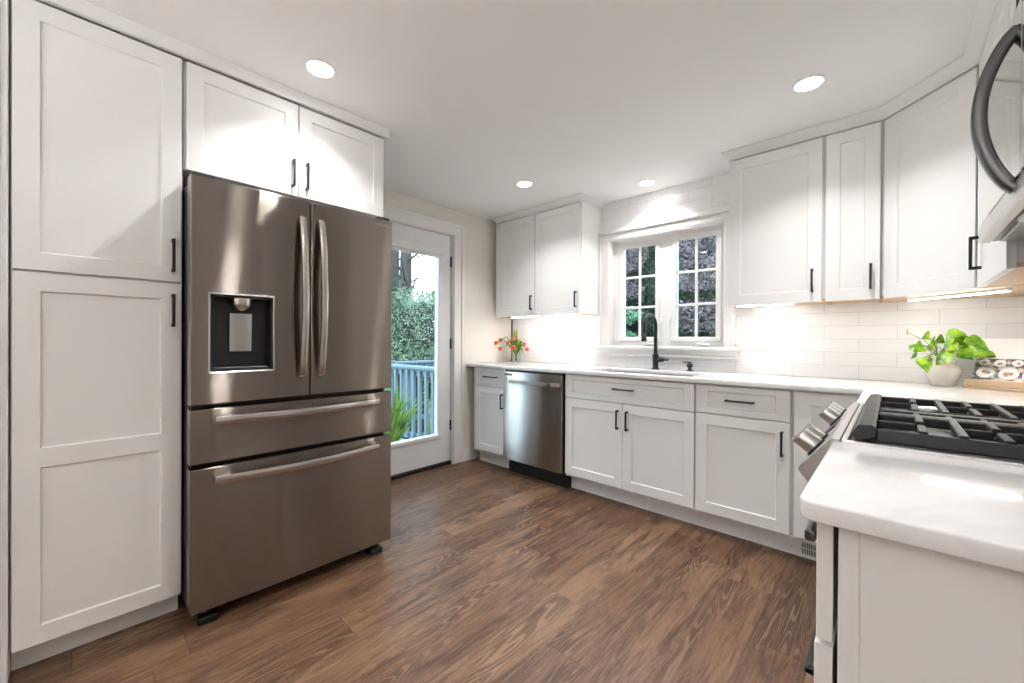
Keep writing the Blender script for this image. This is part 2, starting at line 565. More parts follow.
# ------------------------------------------------------------------ room shell
struct(G().box(XL - 0.15, XR + 0.15, YF - 0.15, YB + 0.15, -0.12, 0.0), 'floor', MT['floor'], 'brown walnut plank floor of the kitchen', 'floor', smooth=False)
struct(G().box(XL - 0.15, XR + 0.15, YF - 0.15, YB + 0.15, HC, HC + 0.12), 'ceiling', MT['ceil'], 'smooth white kitchen ceiling', 'ceiling', smooth=False)

def wall_cells(along, n0, n1, us, zs, holes):
    """wall slab with rectangular openings; along 'x' or 'y'"""
    g = G()
    for i in range(len(us) - 1):
        for j in range(len(zs) - 1):
            if (i, j) in holes:
                continue
            if along == 'x':
                g.box(us[i], us[i + 1], n0, n1, zs[j], zs[j + 1])
            else:
                g.box(n0, n1, us[i], us[i + 1], zs[j], zs[j + 1])
    return g

DO0, DO1, DOZ = 1.515, 2.372, 2.108      # exterior door opening along y
WX0, WX1, WZ0, WZ1 = -1.795, -0.868, 1.097, 2.003   # window opening along x
struct(wall_cells('y', XL - 0.15, XL, [YF, DO0, DO1, YB], [0, DOZ, HC], {(1, 0)}), 'wall_left', MT['wall'], 'greige painted wall around the glass door', 'wall', smooth=False)
wb = struct(wall_cells('x', YB, YB + 0.15, [XL - 0.15, WX0, WX1, XR + 0.15], [0, WZ0, WZ1, HC], {(1, 1)}), 'wall_back', MT['wall'], 'back wall with the sink window', 'wall', smooth=False)
tb = wall_cells('x', YT, YB, [XL, WX0, WX1, XRT], [0.88, WZ0, WZ1, HC], {(1, 1)}).build('tile_backsplash', MT['tileb'], wb, smooth=False)
wr = struct(G().box(XR, XR + 0.15, YF, YB, 0, HC), 'wall_right', MT['trim'], 'wall behind the range and microwave', 'wall', smooth=False)
G().box(XRT, XR, 0.70, YT, 0.88, 1.42).build('tile_backsplash', MT['tiler'], wr, smooth=False)
struct(G().box(XL, XR, YF - 0.15, YF, 0, HC), 'wall_front', MT['trim'], 'plain wall behind the viewer', 'wall', smooth=False)
struct(G().box(XL + 0.0005, XL + 0.0065, YT - 0.012, YT, CZ1 + 0.001, 1.362), 'trim_1', MT['black'], 'slim black edge trim where the backsplash meets the left wall', 'trim', smooth=False)

# baseboard right of the door casing
bb = G()
bb.box(XL + 0.0005, XL + 0.014, 2.475, YT - 0.002, 0.001, 0.10)
bb.box(XL + 0.0005, XL + 0.010, 2.475, YT - 0.002, 0.10, 0.122, 0.003)
struct(bb, 'baseboard_left', MT['trim'], 'short white baseboard between door casing and base cabinet', 'baseboard')

# white casing strip at the far left edge of the picture
struct(G().box(-2.20, -2.112, -0.170, -0.150, 0.001, HC - 0.001, 0.003).box(-2.12, -2.106, -0.185, -0.165, 0.001, HC - 0.001, 0.002), 'trim_2', MT['trim'], 'tall white casing at the left end of the pantry', 'trim')

# ------------------------------------------------------------------ exterior door (left wall)
def door():
    r = thing('door_1', 'white exterior door with one tall glass pane and black hinges', 'door', (XL - 0.05, 1.94, 0), kind='structure')
    x0, x1 = XL - 0.075, XL - 0.030
    y0, y1, z0, z1 = 1.528, 2.353, 0.034, 2.092
    ga, gb, gc, gd = 1.668, 2.222, 0.285, 1.955
    g = G()
    g.box(x0, x1, y0, ga, z0, z1, 0.002).box(x0, x1, gb, y1, z0, z1, 0.002)
    g.box(x0, x1, ga, gb, z0, gc).box(x0, x1, ga, gb, gd, z1)
    g.build('slab', MT['door'], r)
    # raised bead around the glass
    g = G()
    for a0, a1, c0, c1 in ((ga - 0.028, gb + 0.028, gc - 0.028, gc + 0.004), (ga - 0.028, gb + 0.028, gd - 0.004, gd + 0.028), (ga - 0.028, ga + 0.004, gc + 0.004, gd - 0.004), (gb - 0.004, gb + 0.028, gc + 0.004, gd - 0.004)):
        g.box(x1 - 0.002, x1 + 0.010, a0, a1, c0, c1, 0.004)
        g.box(x0 - 0.010, x0 + 0.002, a0, a1, c0, c1, 0.004)
    g.build('glazing_bead', MT['door'], r)
    G().box(x0 + 0.018, x0 + 0.024, ga - 0.005, gb + 0.005, gc - 0.005, gd + 0.005).build('pane', MT['glass'], r, smooth=False)
    G().box(x1 + 0.006, x1 + 0.034, 1.63, 2.252, 1.895, 1.975, 0.004).box(x1 + 0.008, x1 + 0.028, 1.64, 2.244, 1.868, 1.893, 0.006).build('blind_cassette', MT['door'], r)
    for z in (0.36, 1.105, 1.855):
        G().box(XL - 0.034, XL - 0.024, 2.349, 2.363, z - 0.045, z + 0.045, 0.002).lathe([(0.006, -0.048), (0.006, 0.048)], (XL - 0.022, 2.357, z), 10).build('hinge', MT['black'], r)
    G().box(XL - 0.15, XL - 0.012, DO0, DO1, 0.001, 0.030, 0.004).build('threshold', MT['blk'], r)
    # jamb + casing
    g = G()
    g.box(XL - 0.15, XL - 0.001, 2.360, DO1 - 0.0005, 0.001, DOZ - 0.0005)
    g.box(XL - 0.15, XL - 0.001, DO0 + 0.0005, 1.522, 0.001, DOZ - 0.0005)
    g.box(XL - 0.15, XL - 0.001, DO0, DO1, 2.098, DOZ - 0.0005)
    g.build('jamb', MT['trim'], r)
    g = G()
    for a0, a1, c0, c1 in ((2.366, 2.472, 0.001, 2.102), (1.415, 1.521, 0.001, 2.102), (1.415, 2.472, 2.102, 2.202)):
        g.box(XL + 0.0005, XL + 0.014, a0, a1, c0, c1, 0.003)
    for a0, a1, c0, c1 in ((2.447, 2.474, 0.001, 2.180), (1.413, 1.440, 0.001, 2.180), (1.413, 2.474, 2.180, 2.208)):
        g.box(XL + 0.0005, XL + 0.024, a0, a1, c0, c1, 0.005)
    g.build('casing', MT['trim'], r)
    # knob on the hidden latch side
    G().lathe([(0.0, 0.0), (0.03, 0.0), (0.03, 0.008), (0.012, 0.012), (0.012, 0.035), (0.028, 0.045), (0.028, 0.065), (0.0, 0.072)], (x1, 1.60, 0.95), 18, axis=(1, 0, 0)).build('knob', MT['black'], r)
    return r
door()

# ------------------------------------------------------------------ sink window (back wall)
def window():
    r = thing('window_1', 'white double casement window with grilles above the sink', 'window', ((WX0 + WX1) / 2, YB, WZ0), kind='structure')
    yf = 3.203   # frame face
    g = G()
    g.box(WX0 + 0.0005, WX0 + 0.012, 3.135, yf + 0.06, WZ0, WZ1 - 0.0005)
    g.box(WX1 - 0.012, WX1 - 0.0005, 3.135, yf + 0.06, WZ0, WZ1 - 0.0005)
    g.box(WX0, WX1, 3.135, yf + 0.06, WZ1 - 0.012, WZ1 - 0.0005)
    g.build('jamb', MT['trim'], r)
    s1, s2 = (-1.692, -1.398), (-1.240, -0.942)
    z0, z1 = 1.166, 1.925
    g = G()
    for a, b in ((WX0 + 0.012, s1[0]), (s1[1], s2[0]), (s2[1], WX1 - 0.012)):
        g.box(a, b, yf, yf + 0.05, WZ0 + 0.001, WZ1 - 0.012)
    for a, b in (s1, s2):
        g.box(a, b, yf, yf + 0.05, WZ0 + 0.001, z0).box(a, b, yf, yf + 0.05, z1, WZ1 - 0.012)
    g.build('window_frame', MT['trim'], r)
    for a, b in (s1, s2):
        g = G()
        for q in ((a - 0.03, b + 0.03, z0 - 0.03, z0 + 0.006), (a - 0.03, b + 0.03, z1 - 0.006, z1 + 0.03), (a - 0.03, a + 0.006, z0 + 0.006, z1 - 0.006), (b - 0.006, b + 0.03, z0 + 0.006, z1 - 0.006)):
            g.box(q[0], q[1], yf - 0.009, yf + 0.004, q[2], q[3], 0.003)
        sa = g.build('sash', MT['trim'], r)
        G().box(a - 0.003, b + 0.003, yf + 0.022, yf + 0.027, z0 - 0.003, z1 + 0.003).build('pane', MT['glass'], sa, smooth=False)
        g = G()
        m = (a + b) / 2
        g.box(m - 0.009, m + 0.009, yf + 0.006, yf + 0.021, z0, z1, 0.003)
        for k in (1, 2):
            zz = z0 + (z1 - z0) * k / 3
            g.box(a, b, yf + 0.007, yf + 0.020, zz - 0.009, zz + 0.009, 0.003)
        g.build('grille', MT['trim'], sa)
    for xx in (-1.445, -1.035):                   # crank operators
        g = G().box(xx - 0.045, xx + 0.045, yf - 0.034, yf, WZ0 + 0.004, WZ0 + 0.022, 0.004)
        g.tube([(xx - 0.03, yf - 0.036, WZ0 + 0.022), (xx + 0.01, yf - 0.04, WZ0 + 0.030), (xx + 0.025, yf - 0.04, WZ0 + 0.050)], 0.006, 8)
        g.build('crank', MT['plate'], r)
    for xx in (-1.352, -1.288):                   # sash locks on the middle post
        g = G().box(xx - 0.010, xx + 0.010, yf - 0.012, yf, 1.285, 1.345, 0.003)
        g.tube([(xx, yf - 0.012, 1.33), (xx + 0.004, yf - 0.028, 1.31), (xx + 0.004, yf - 0.03, 1.27)], 0.006, 8)
        g.build('latch', MT['plate'], r)
    # casing, head cap, stool and apron
    g = G()
    for a, b in ((-1.884, -1.790), (-0.873, -0.800)):
        g.box(a, b, 3.130, YT - 0.0005, WZ0 + 0.0005, 1.9995, 0.003)
    g.box(-1.8845, -1.862, 3.120, YT - 0.001, WZ0 + 0.001, 2.049, 0.004)
    g.box(-0.822, -0.7995, 3.120, YT - 0.001, WZ0 + 0.001, 2.049, 0.004)
    g.box(-1.884, -0.800, 3.130, YT - 0.0005, 2.000, 2.0495, 0.003)
    g.build('casing', MT['trim'], r)
    G().box(-1.884, -0.792, 3.112, YT - 0.0005, 2.050, 2.078, 0.006).build('head_cap', MT['trim'], r)
    g = G().box(-1.900, -0.770, 3.080, yf - 0.001, 1.070, WZ0, 0.006)
    g.build('window_sill', MT['trim'], r)
    g = G().box(-1.872, -0.785, 3.118, YT - 0.0005, 1.016, 1.070, 0.003)
    g.box(-1.876, -0.781, 3.108, YT - 0.0005, 1.016, 1.030, 0.004)
    g.build('apron', MT['trim'], r)
window()

# ------------------------------------------------------------------ cabinet parts
def shaker(name, parent, o, u, v, n, u0, u1, v0, v1, rail=0.062, mids=(), mat=None, t=0.02, stile=None):
    """a shaker front: mids = list of (low, high) heights of middle rails"""
    st = stile if stile is not None else rail
    us = [u0, u0 + st, u1 - st, u1]
    vs = [v0, v0 + rail]
    for a, b in mids:
        vs += [a, b]
    vs += [v1 - rail, v1]
    pan = {(1, j) for j in range(1, len(vs) - 1, 2)}
    return G().plate(o, u, v, n, us, vs, pan, t=t).build(name, mat or MT['cab'], parent)

def pull(parent, o, u, v, n, a, b, length=0.13, vertical=True, out=0.034, t=0.02):
    """black bar pull centred at (a,b) on the front plane n*t"""
    g = G()
    h = length / 2
    if vertical:
        g.obox(o, u, v, n, a - 0.005, a + 0.005, b - h, b + h, t + out - 0.010, t + out, 0.0015)
        for s in (-1, 1):
            e = b + s * (h - 0.006)
            g.obox(o, u, v, n, a - 0.005, a + 0.005, e - 0.006, e + 0.006, t + 0.0003, t + out - 0.004, 0.001)
    else:
        g.obox(o, u, v, n, a - h, a + h, b - 0.005, b + 0.005, t + out - 0.010, t + out, 0.0015)
        for s in (-1, 1):
            e = a + s * (h - 0.006)
            g.obox(o, u, v, n, e - 0.006, e + 0.006, b - 0.005, b + 0.005, t + 0.0003, t + out - 0.004, 0.001)
    return g.build('handle', MT['black'], parent)

# ---- left run: pantry
PX = -2.118
o = Vector((PX - 0.02, 0, 0))
pn = thing('pantry_cabinet', 'tall white pantry cabinet left of the refrigerator', 'cabinet', (-2.50, 0.07, 0))
G().box(XL + 0.001, PX - 0.0215, -0.148, 0.300, 0.095, TOP).build('body', MT['frame'], pn, smooth=False)
G().box(XL + 0.001, PX - 0.075, -0.148, 0.296, 0.001, 0.0945).build('toe_kick', MT['toe'], pn, smooth=False)
d = shaker('door', pn, o, Y, Z, X, -0.143, 0.295, 1.369, TOP - 0.006, rail=0.060)
pull(d, o, Y, Z, X, 0.267, 1.472)
d = shaker('door', pn, o, Y, Z, X, -0.143, 0.295, 0.097, 1.361, rail=0.062, mids=[(0.698, 0.763)])
pull(d, o, Y, Z, X, 0.267, 1.252)

# ---- cabinet above the refrigerator
fc = thing('wall_cabinet', 'white two-door cabinet above the refrigerator', 'cabinet', (-2.53, 0.75, 1.836))
G().box(XL + 0.001, PX - 0.0215, 0.303, 1.196, 1.836, TOP).build('body', MT['cab'], fc, smooth=False)
for a, b, h in ((0.310, 0.740, 0.713), (0.745, 1.194, 0.776)):
    d = shaker('door', fc, o, Y, Z, X, a, b, 1.834, TOP - 0.006, rail=0.058)
    pull(d, o, Y, Z, X, h, 1.936)

def crown(name, path, label, ends=True):
    """small crown along a polyline of (x,y); outside is to the right of travel"""
    prof = [(0.0, TOP + 0.001), (0.0, TOP + 0.010), (0.006, TOP + 0.014), (0.008, TOP + 0.024), (0.020, TOP + 0.032), (0.032, TOP + 0.040), (0.040, TOP + 0.046), (0.040, HC - 0.0005), (-0.020, HC - 0.0005), (-0.020, TOP + 0.001)]
    pts = [Vector((x, y)) for x, y in path]
    nrm = []
    for i in range(len(pts)):
        ns = []
        for a, b in ((i - 1, i), (i, i + 1)):
            if a >= 0 and b < len(pts):
                dd = (pts[b] - pts[a]).normalized()
                ns.append(Vector((dd.y, -dd.x)))
        if len(ns) == 1:
            nrm.append(ns[0])
        else:
            m = (ns[0] + ns[1]).normalized()
            nrm.append(m / max(0.3, m.dot(ns[0])))
    g = G()
    rings = [[g.bm.verts.new((p.x + nn.x * a, p.y + nn.y * a, z)) for a, z in prof] for p, nn in zip(pts, nrm)]
    for A, B in zip(rings, rings[1:]):
        for k in range(len(prof)):
            k2 = (k + 1) % len(prof)
            g.bm.faces.new((A[k], A[k2], B[k2], B[k]))
    g.bm.faces.new(rings[0]); g.bm.faces.new(rings[-1][::-1])
    bmesh.ops.recalc_face_normals(g.bm, faces=g.bm.faces[:])
    return struct(g, name, MT['cab'], label, 'trim', ang=0.9)
crown('trim_3', [(PX, -0.147), (PX, 1.196), (XL + 0.03, 1.196)][::-1], 'white crown moulding above pantry and refrigerator cabinets')

# ------------------------------------------------------------------ refrigerator
FX = -1.971
def fridge():
    r = thing('refrigerator', 'stainless steel french door refrigerator with water dispenser', 'refrigerator', (-2.45, 0.733, 0))
    y0, y1 = 0.302, 1.1635
    ym = 0.7435
    G().box(-2.90, FX - 0.075, y0 + 0.006, y1 - 0.006, 0.055, 1.765, 0.004).build('body', MT['fside'], r)
    # gaskets between body and doors
    G().box(FX - 0.0748, FX - 0.062, y0 + 0.012, y1 - 0.012, 0.075, 1.755).build('gasket', MT['blk'], r, smooth=False)
    o = Vector((FX - 0.060, 0, 0))
    th = 0.060
    dy0, dy1, dz0, dz1 = 0.3605, 0.5915, 1.003, 1.322
    # left door with dispenser opening
    g = G().plate(o, Y, Z, X, [y0, dy0, dy1, ym - 0.003], [0.880, dz0, dz1, 1.774], set(), t=th, rim=0.003, holes={(1, 1)})
    ld = g.build('door', MT['steel'], r)
    rd = G().plate(o, Y, Z, X, [ym + 0.003 + (y1 - ym - 0.003) * k / 16 for k in range(17)], [0.880, 1.774], set(), t=th, rim=0.003).bow(ym, y1, FX - 0.02, 0.0035).build('door', MT['steel'], r)
    G().box(FX - 0.058, FX - 0.012, ym - 0.0028, ym + 0.0028, 0.882, 1.770).build('door_gap_seal', MT['blk'], r, smooth=False)
    # dispenser
    g = G()
    a = 0.074
    xb = FX - a
    q = 0.012
    for s in ((dy0, dy0 + q, dz0, dz1), (dy1 - q, dy1, dz0, dz1), (dy0, dy1, dz1 - q, dz1), (dy0, dy1, dz0, dz0 + q)):
        g.box(xb + 0.002, FX - 0.004, *s)
    g.box(xb, xb + 0.004, dy0, dy1, dz0, dz1)
    dp = g.build('dispenser', MT['blk'], ld, smooth=False)
    g = G()
    for s in ((dy0 - 0.003, dy0 + 0.004, dz0 - 0.003, dz1 + 0.003), (dy1 - 0.004, dy1 + 0.003, dz0 - 0.003, dz1 + 0.003), (dy0, dy1, dz1 - 0.004, dz1 + 0.003), (dy0, dy1, dz0 - 0.003, dz0 + 0.004)):
        g.box(FX - 0.010, FX + 0.002, *s, 0.001)
    g.build('dispenser_bezel', MT['steel2'], ld)
    g = G()
    g.box(xb + 0.004, xb + 0.007, dy0 + 0.022, dy1 - 0.022, dz0 + 0.02, dz1 - 0.014, 0.001)
    g.box(xb + 0.006, FX - 0.012, dy0 + 0.020, dy1 - 0.020, dz0 + 0.012, dz0 + 0.020, 0.002)
    g.build('dispenser_panel', MT['gray'], ld)
    cy = 0.478
    g = G()
    g.lathe([(0.0, 0.0), (0.024, 0.0), (0.030, 0.006), (0.040, 0.018), (0.042, 0.030), (0.042, 0.052), (0.0, 0.052)], (FX - 0.040, cy, 1.256), 24)
    g.build('dispenser_nozzle', MT['steel2'], ld)
    g = G()
    n = 10
    for k in range(n):
        t0, t1 = (k / n - 0.5) * 1.6, ((k + 1) / n - 0.5) * 1.6
        pts = [(xb + 0.010 + 0.022 * math.cos(t), cy + 0.040 * math.sin(t) / math.sin(0.8)) for t in (t0, t1)]
        g.face([(pts[0][0], pts[0][1], 1.088), (pts[1][0], pts[1][1], 1.088), (pts[1][0] + 0.006, pts[1][1], 1.246), (pts[0][0] + 0.006, pts[0][1], 1.246)])
    g.box(xb + 0.006, xb + 0.012, cy - 0.036, cy + 0.036, 1.090, 1.244)
    bmesh.ops.remove_doubles(g.bm, verts=g.bm.verts[:], dist=1e-5)
    g.build('dispenser_paddle', MT['sink'], ld)
    # curved vertical handles
    sec = [(-0.5, -0.42), (-0.40, -0.5), (0.40, -0.5), (0.5, -0.42), (0.5, 0.42), (0.40, 0.5), (-0.40, 0.5), (-0.5, 0.42)]
    for par, yy in ((ld, 0.7015), (rd, 0.7855)):
        pts = []
        for k in range(25):
            t = k / 24
            pts.append((FX + 0.016 + 0.042 * math.sin(math.pi * t) ** 0.85, yy, 0.978 + 0.71 * t))
        g = G().tube(pts, 0.027, sec=[(a_ * 1.0, b_ * 0.62) for a_, b_ in sec], ref=(0, 1, 0))
        for zz in (0.985, 1.681):
            g.box(FX + 0.0005, FX + 0.020, yy - 0.011, yy + 0.011, zz - 0.016, zz + 0.016, 0.002)
        g.build('handle', MT['steel2'], par)
    # freezer drawers
    for z0, z1, hz in ((0.648, 0.862, 0.818), (0.065, 0.629, 0.583)):
        dr = G().plate(o, Y, Z, X, [y0 + (y1 - y0) * k / 24 for k in range(25)], [z0, z1], set(), t=th, rim=0.003).bow(y0, y1, FX - 0.02, 0.005).build('drawer', MT['steel'], r)
        pts = [(FX + 0.018 + 0.040 * math.sin(math.pi * k / 24) ** 0.85, 0.380 + 0.697 * k / 24, hz) for k in range(25)]
        g = G().tube(pts, 0.030, sec=[(a_ * 0.95, b_ * 0.62) for a_, b_ in sec], ref=(0, 0, 1))
        for yy in (0.392, 1.065):
            g.box(FX + 0.0005, FX + 0.022, yy - 0.012, yy + 0.030 * (1 if yy < 0.7 else 0) + 0.012, hz - 0.012, hz + 0.012, 0.002)
        g.build('handle', MT['steel2'], dr)
    for yy in (0.365, 1.095):
        G().box(-2.075, -1.995, yy - 0.035, yy + 0.035, 0.001, 0.030, 0.006).lathe([(0.016, 0.028), (0.016, 0.056)], (-2.04, yy, 0), 12).build('foot', MT['blk'], r)
    G().box(-2.80, -2.70, 0.34, 1.12, 0.001, 0.056).build('rear_rollers', MT['blk'], r, smooth=False)
    # hinge covers on top
    for yy in (0.345, 1.12):
        G().box(-2.12, FX - 0.01, yy - 0.035, yy + 0.035, 1.7655, 1.790, 0.004).build('hinge_cover', MT['gray'], r)
    cu = bpy.data.curves.new('logo', 'FONT')
    cu.body = 'SAMSUNG'; cu.size = 0.017; cu.extrude = 0.0004; cu.align_x = 'CENTER'
    tmp = bpy.data.objects.new('logo_text', cu)
    me = bpy.data.meshes.new_from_object(tmp)
    bpy.data.objects.remove(tmp)
    org = Vector((FX + 0.0006, 1.098, 1.737)) - world_loc(rd)
    for v in me.vertices:
        v.co = org + Vector((v.co.z, v.co.x, v.co.y))
    me.materials.append(MT['sink'])
    lo = bpy.data.objects.new('logo', me)
    COL.objects.link(lo)
    lo.parent = rd
fridge()

# ------------------------------------------------------------------ back run of base cabinets
DY = 2.534
ob = Vector((0, DY + 0.02, 0))
TY = 2.628
def base_box(r, x0, x1, side0=True):
    G().box(x0 + 0.0005, x1 - 0.0005, DY + 0.0215, YT - 0.001, 0.112, 0.8895).build('body', MT['frame'], r, smooth=False)
    G().box(x0 + 0.0005, x1 - 0.0005, TY, TY + 0.02, 0.001, 0.1115).build('toe_kick', MT['toe'], r, smooth=False)

b1 = thing('base_cabinet', 'narrow white base cabinet between the glass door and dishwasher', 'cabinet', (-2.70, 2.85, 0))
base_box(b1, -2.868, -2.449)
d = shaker('drawer', b1, ob, X, Z, -Y, -2.827, -2.455, 0.728, 0.884, rail=0.030, stile=0.045)
pull(d, ob, X, Z, -Y, -2.617, 0.812, 0.165, vertical=False)
d = shaker('door', b1, ob, X, Z, -Y, -2.827, -2.455, 0.138, 0.720, rail=0.058)
pull(d, ob, X, Z, -Y, -2.474, 0.606)

b2 = thing('sink_base_cabinet', 'white two-door base cabinet under the sink', 'cabinet', (-1.34, 2.85, 0))
g = G()
for q in ((-1.8145, -1.797, DY + 0.042, YT - 0.02, 0.112, 0.8895), (-0.8815, -0.8635, DY + 0.042, YT - 0.02, 0.112, 0.8895), (-1.8145, -0.8635, DY + 0.0215, DY + 0.0415, 0.112, 0.8895),
          (-1.8145, -0.8635, YT - 0.0195, YT - 0.001, 0.112, 0.8895), (-1.7965, -0.882, DY + 0.042, YT - 0.02, 0.112, 0.130)):
    g.box(*q)
g.build('body', MT['frame'], b2, smooth=False)
G().box(-1.8145, -0.8635, TY, TY + 0.02, 0.001, 0.1115).build('toe_kick', MT['toe'], b2, smooth=False)
d = shaker('drawer', b2, ob, X, Z, -Y, -1.811, -0.869, 0.716, 0.884, rail=0.034, stile=0.064)
pull(d, ob, X, Z, -Y, -1.330, 0.809, 0.150, vertical=False)
for a, b, h in ((-1.811, -1.341, -1.370), (-1.337, -0.869, -1.300)):
    d = shaker('door', b2, ob, X, Z, -Y, a, b, 0.133, 0.708, rail=0.060)
    pull(d, ob, X, Z, -Y, h, 0.601)

b3 = thing('base_cabinet', 'white base cabinet with one wide door, right of the sink cabinet', 'cabinet', (-0.62, 2.85, 0))
base_box(b3, -0.8625, -0.3805)
d = shaker('drawer', b3, ob, X, Z, -Y, -0.857, -0.388, 0.720, 0.884, rail=0.034, stile=0.064)
pull(d, ob, X, Z, -Y, -0.621, 0.804, 0.145, vertical=False)
d = shaker('door', b3, ob, X, Z, -Y, -0.857, -0.388, 0.133, 0.712, rail=0.060)
pull(d, ob, X, Z, -Y, -0.421, 0.604)

b4 = thing('base_cabinet', 'white corner base cabinet with plain tall door beside the range', 'cabinet', (0.1, 2.85, 0))
G().box(-0.380, XRT - 0.002, DY + 0.0215, YT - 0.001, 0.112, 0.8895).box(-0.058, XRT - 0.002, 1.918, DY + 0.021, 0.112, 0.8895).build('body', MT['frame'], b4, smooth=False)
G().box(-0.380, 0.02, TY, TY + 0.02, 0.001, 0.1115).box(0.0, 0.02, 1.918, TY - 0.0005, 0.001, 0.1115).build('toe_kick', MT['toe'], b4, smooth=False)
shaker('door', b4, ob, X, Z, -Y, -0.369, -0.090, 0.133, 0.884, rail=0.064)

vg = G()
vg.box(-0.352, -0.285, TY - 0.006, TY - 0.0005, 0.014, 0.090, 0.002)
for k in range(8):
    xx = -0.345 + k * 0.0078
    vg.box(xx, xx + 0.0040, TY - 0.0075, TY - 0.0055, 0.022, 0.050, mi=1)
    vg.box(xx, xx + 0.0040, TY - 0.0075, TY - 0.0055, 0.055, 0.082, mi=1)
tag(vg.build('floor_vent', [MT['trim'], MT['blk']]), 'small white vent grille in the toe kick near the range', 'vent')

# ---- dishwasher
def dishwasher():
    r = thing('dishwasher', 'stainless steel dishwasher with bar handle and black kick plate', 'dishwasher', (-2.138, 2.85, 0))
    G().box(-2.446, -1.817, DY + 0.03, 3.12, 0.124, 0.886).build('body', MT['blk'], r, smooth=False)
    G().box(-2.447, -1.832, 2.514, DY + 0.0295, 0.126, 0.874, 0.004, seg=2).build('door', MT['steeld'], r)
    G().box(-2.44, -1.832, DY - 0.008, DY + 0.0295, 0.8745, 0.887, 0.002).build('control_strip', MT['gray'], r)
    G().box(-2.4475, -1.8165, 2.590, 2.62, 0.001, 0.1235, 0.002).build('kick_plate', MT['blk'], r)
    pts = [(-2.425 + 0.583 * k / 24, 2.513 - 0.012 - 0.034 * min(1, math.sin(math.pi * k / 24) * 2.6), 0.800) for k in range(25)]
    sec = [(-0.5, -0.3), (-0.42, -0.4), (0.42, -0.4), (0.5, -0.3), (0.5, 0.3), (0.42, 0.4), (-0.42, 0.4), (-0.5, 0.3)]
    g = G().tube(pts, 0.026, sec=[(a, b * 0.6) for a, b in sec], ref=(0, 0, 1))
    for xx in (-2.420, -1.847):
        g.box(xx - 0.006, xx + 0.006, 2.495, 2.5135, 0.789, 0.811, 0.002)
    g.build('handle', MT['steel2'], r)
    G().box(-2.425, -2.345, 2.5115, 2.5135, 0.842, 0.856, 0.0005).build('badge', MT['gray'], r)
dishwasher()

# ---- drawer base at the near end of the range run
b5 = thing('drawer_cabinet', 'white drawer base cabinet in the near corner, next to the range', 'cabinet', (0.26, 0.94, 0))
G().box(-0.054, XRT - 0.002, 0.728, 1.154, 0.112, 0.8895).build('body', MT['frame'], b5, smooth=False)
G().box(0.02, 0.04, 0.728, 1.154, 0.001, 0.1115).build('toe_kick', MT['toe'], b5, smooth=False)
g = G()
g.box(-0.053, XRT - 0.002, 0.7225, 0.7275, 0.002, 0.8895, 0.001)
g.box(-0.053, -0.031, 0.7185, 0.7222, 0.002, 0.8895, 0.001)
g.build('end_panel', MT['cab'], b5)
orr = Vector((-0.0595, 0, 0))
for z0, z1, st, tt in ((0.716, 0.884, 0.045, 0.019), (0.420, 0.708, 0.06, 0.021), (0.133, 0.412, 0.06, 0.021)):
    d = shaker('drawer', b5, orr, -Y, Z, -X, -1.150, -0.727, z0, z1, rail=0.034, stile=st, t=tt)
    if z0 < 0.7:
        pull(d, orr, -Y, Z, -X, -0.94, (z0 + z1) / 2, 0.13, vertical=False, t=tt, out=0.03)

# ------------------------------------------------------------------ countertops
xs = [-2.936, -1.70, -0.93, -0.097, XRT - 0.001]
ys = [1.918, 2.512, 2.612, 3.005, YT - 0.001]
g = G().cells(xs, ys, lambda i, j: (j > 0 or i == 3) and not (i == 1 and j == 2), CZ0, CZ1, 0.003)
tag(g.build('countertop', MT['quartz'], ang=0.9), 'long white quartz countertop along the window wall', 'countertop')
g = G().poly([(-0.097, 0.694), (XRT - 0.001, 0.694), (XRT - 0.001, 1.1535), (-0.097, 1.1535)], CZ0, CZ1, 0.004, seg=3, vert_bev=[(-0.097, 0.694, 0.022)])
tag(g.build('countertop', MT['quartz'], ang=0.9), 'short white quartz countertop with rounded corner in the foreground', 'countertop')

# sink
g = G()
sxs, sys_ = (-1.70, -0.93), (2.612, 3.005)
b = bmesh.new()
def rrect(x0, x1, y0, y1, r, z, n=5):
    out = []
    for cx, cy, a0 in ((x1 - r, y1 - r, 0), (x0 + r, y1 - r, 90), (x0 + r, y0 + r, 180), (x1 - r, y0 + r, 270)):
        for k in range(n + 1):
            a = math.radians(a0 + 90 * k / n)
            out.append((cx + r * math.cos(a), cy + r * math.sin(a), z))
    return out
rings = [rrect(-1.72, -0.91, 2.592, 3.025, 0.03, CZ0 - 0.0012), rrect(-1.697, -0.933, 2.615, 3.002, 0.03, CZ0 - 0.0012),
         rrect(-1.695, -0.935, 2.617, 3.000, 0.03, 0.72), rrect(-1.68, -0.95, 2.632, 2.985, 0.03, 0.70)]
RV = [[b.verts.new(p) for p in ring] for ring in rings]
for A, B in zip(RV, RV[1:]):
    for k in range(len(A)):
        k2 = (k + 1) % len(A)
        b.faces.new((A[k], A[k2], B[k2], B[k]))
b.faces.new(RV[-1])
bmesh.ops.recalc_face_normals(b, faces=b.faces[:])
g.merge(b)
sk = thing('sink', 'undermount stainless steel sink below the window', 'sink', (-1.315, 2.81, 0.70))
g.build('basin', MT['sink'], sk)
G().lathe([(0.0, 0.004), (0.030, 0.004), (0.042, 0.006), (0.044, 0.001)], (-1.315, 2.88, 0.70), 24).build('drain', MT['steel2'], sk)

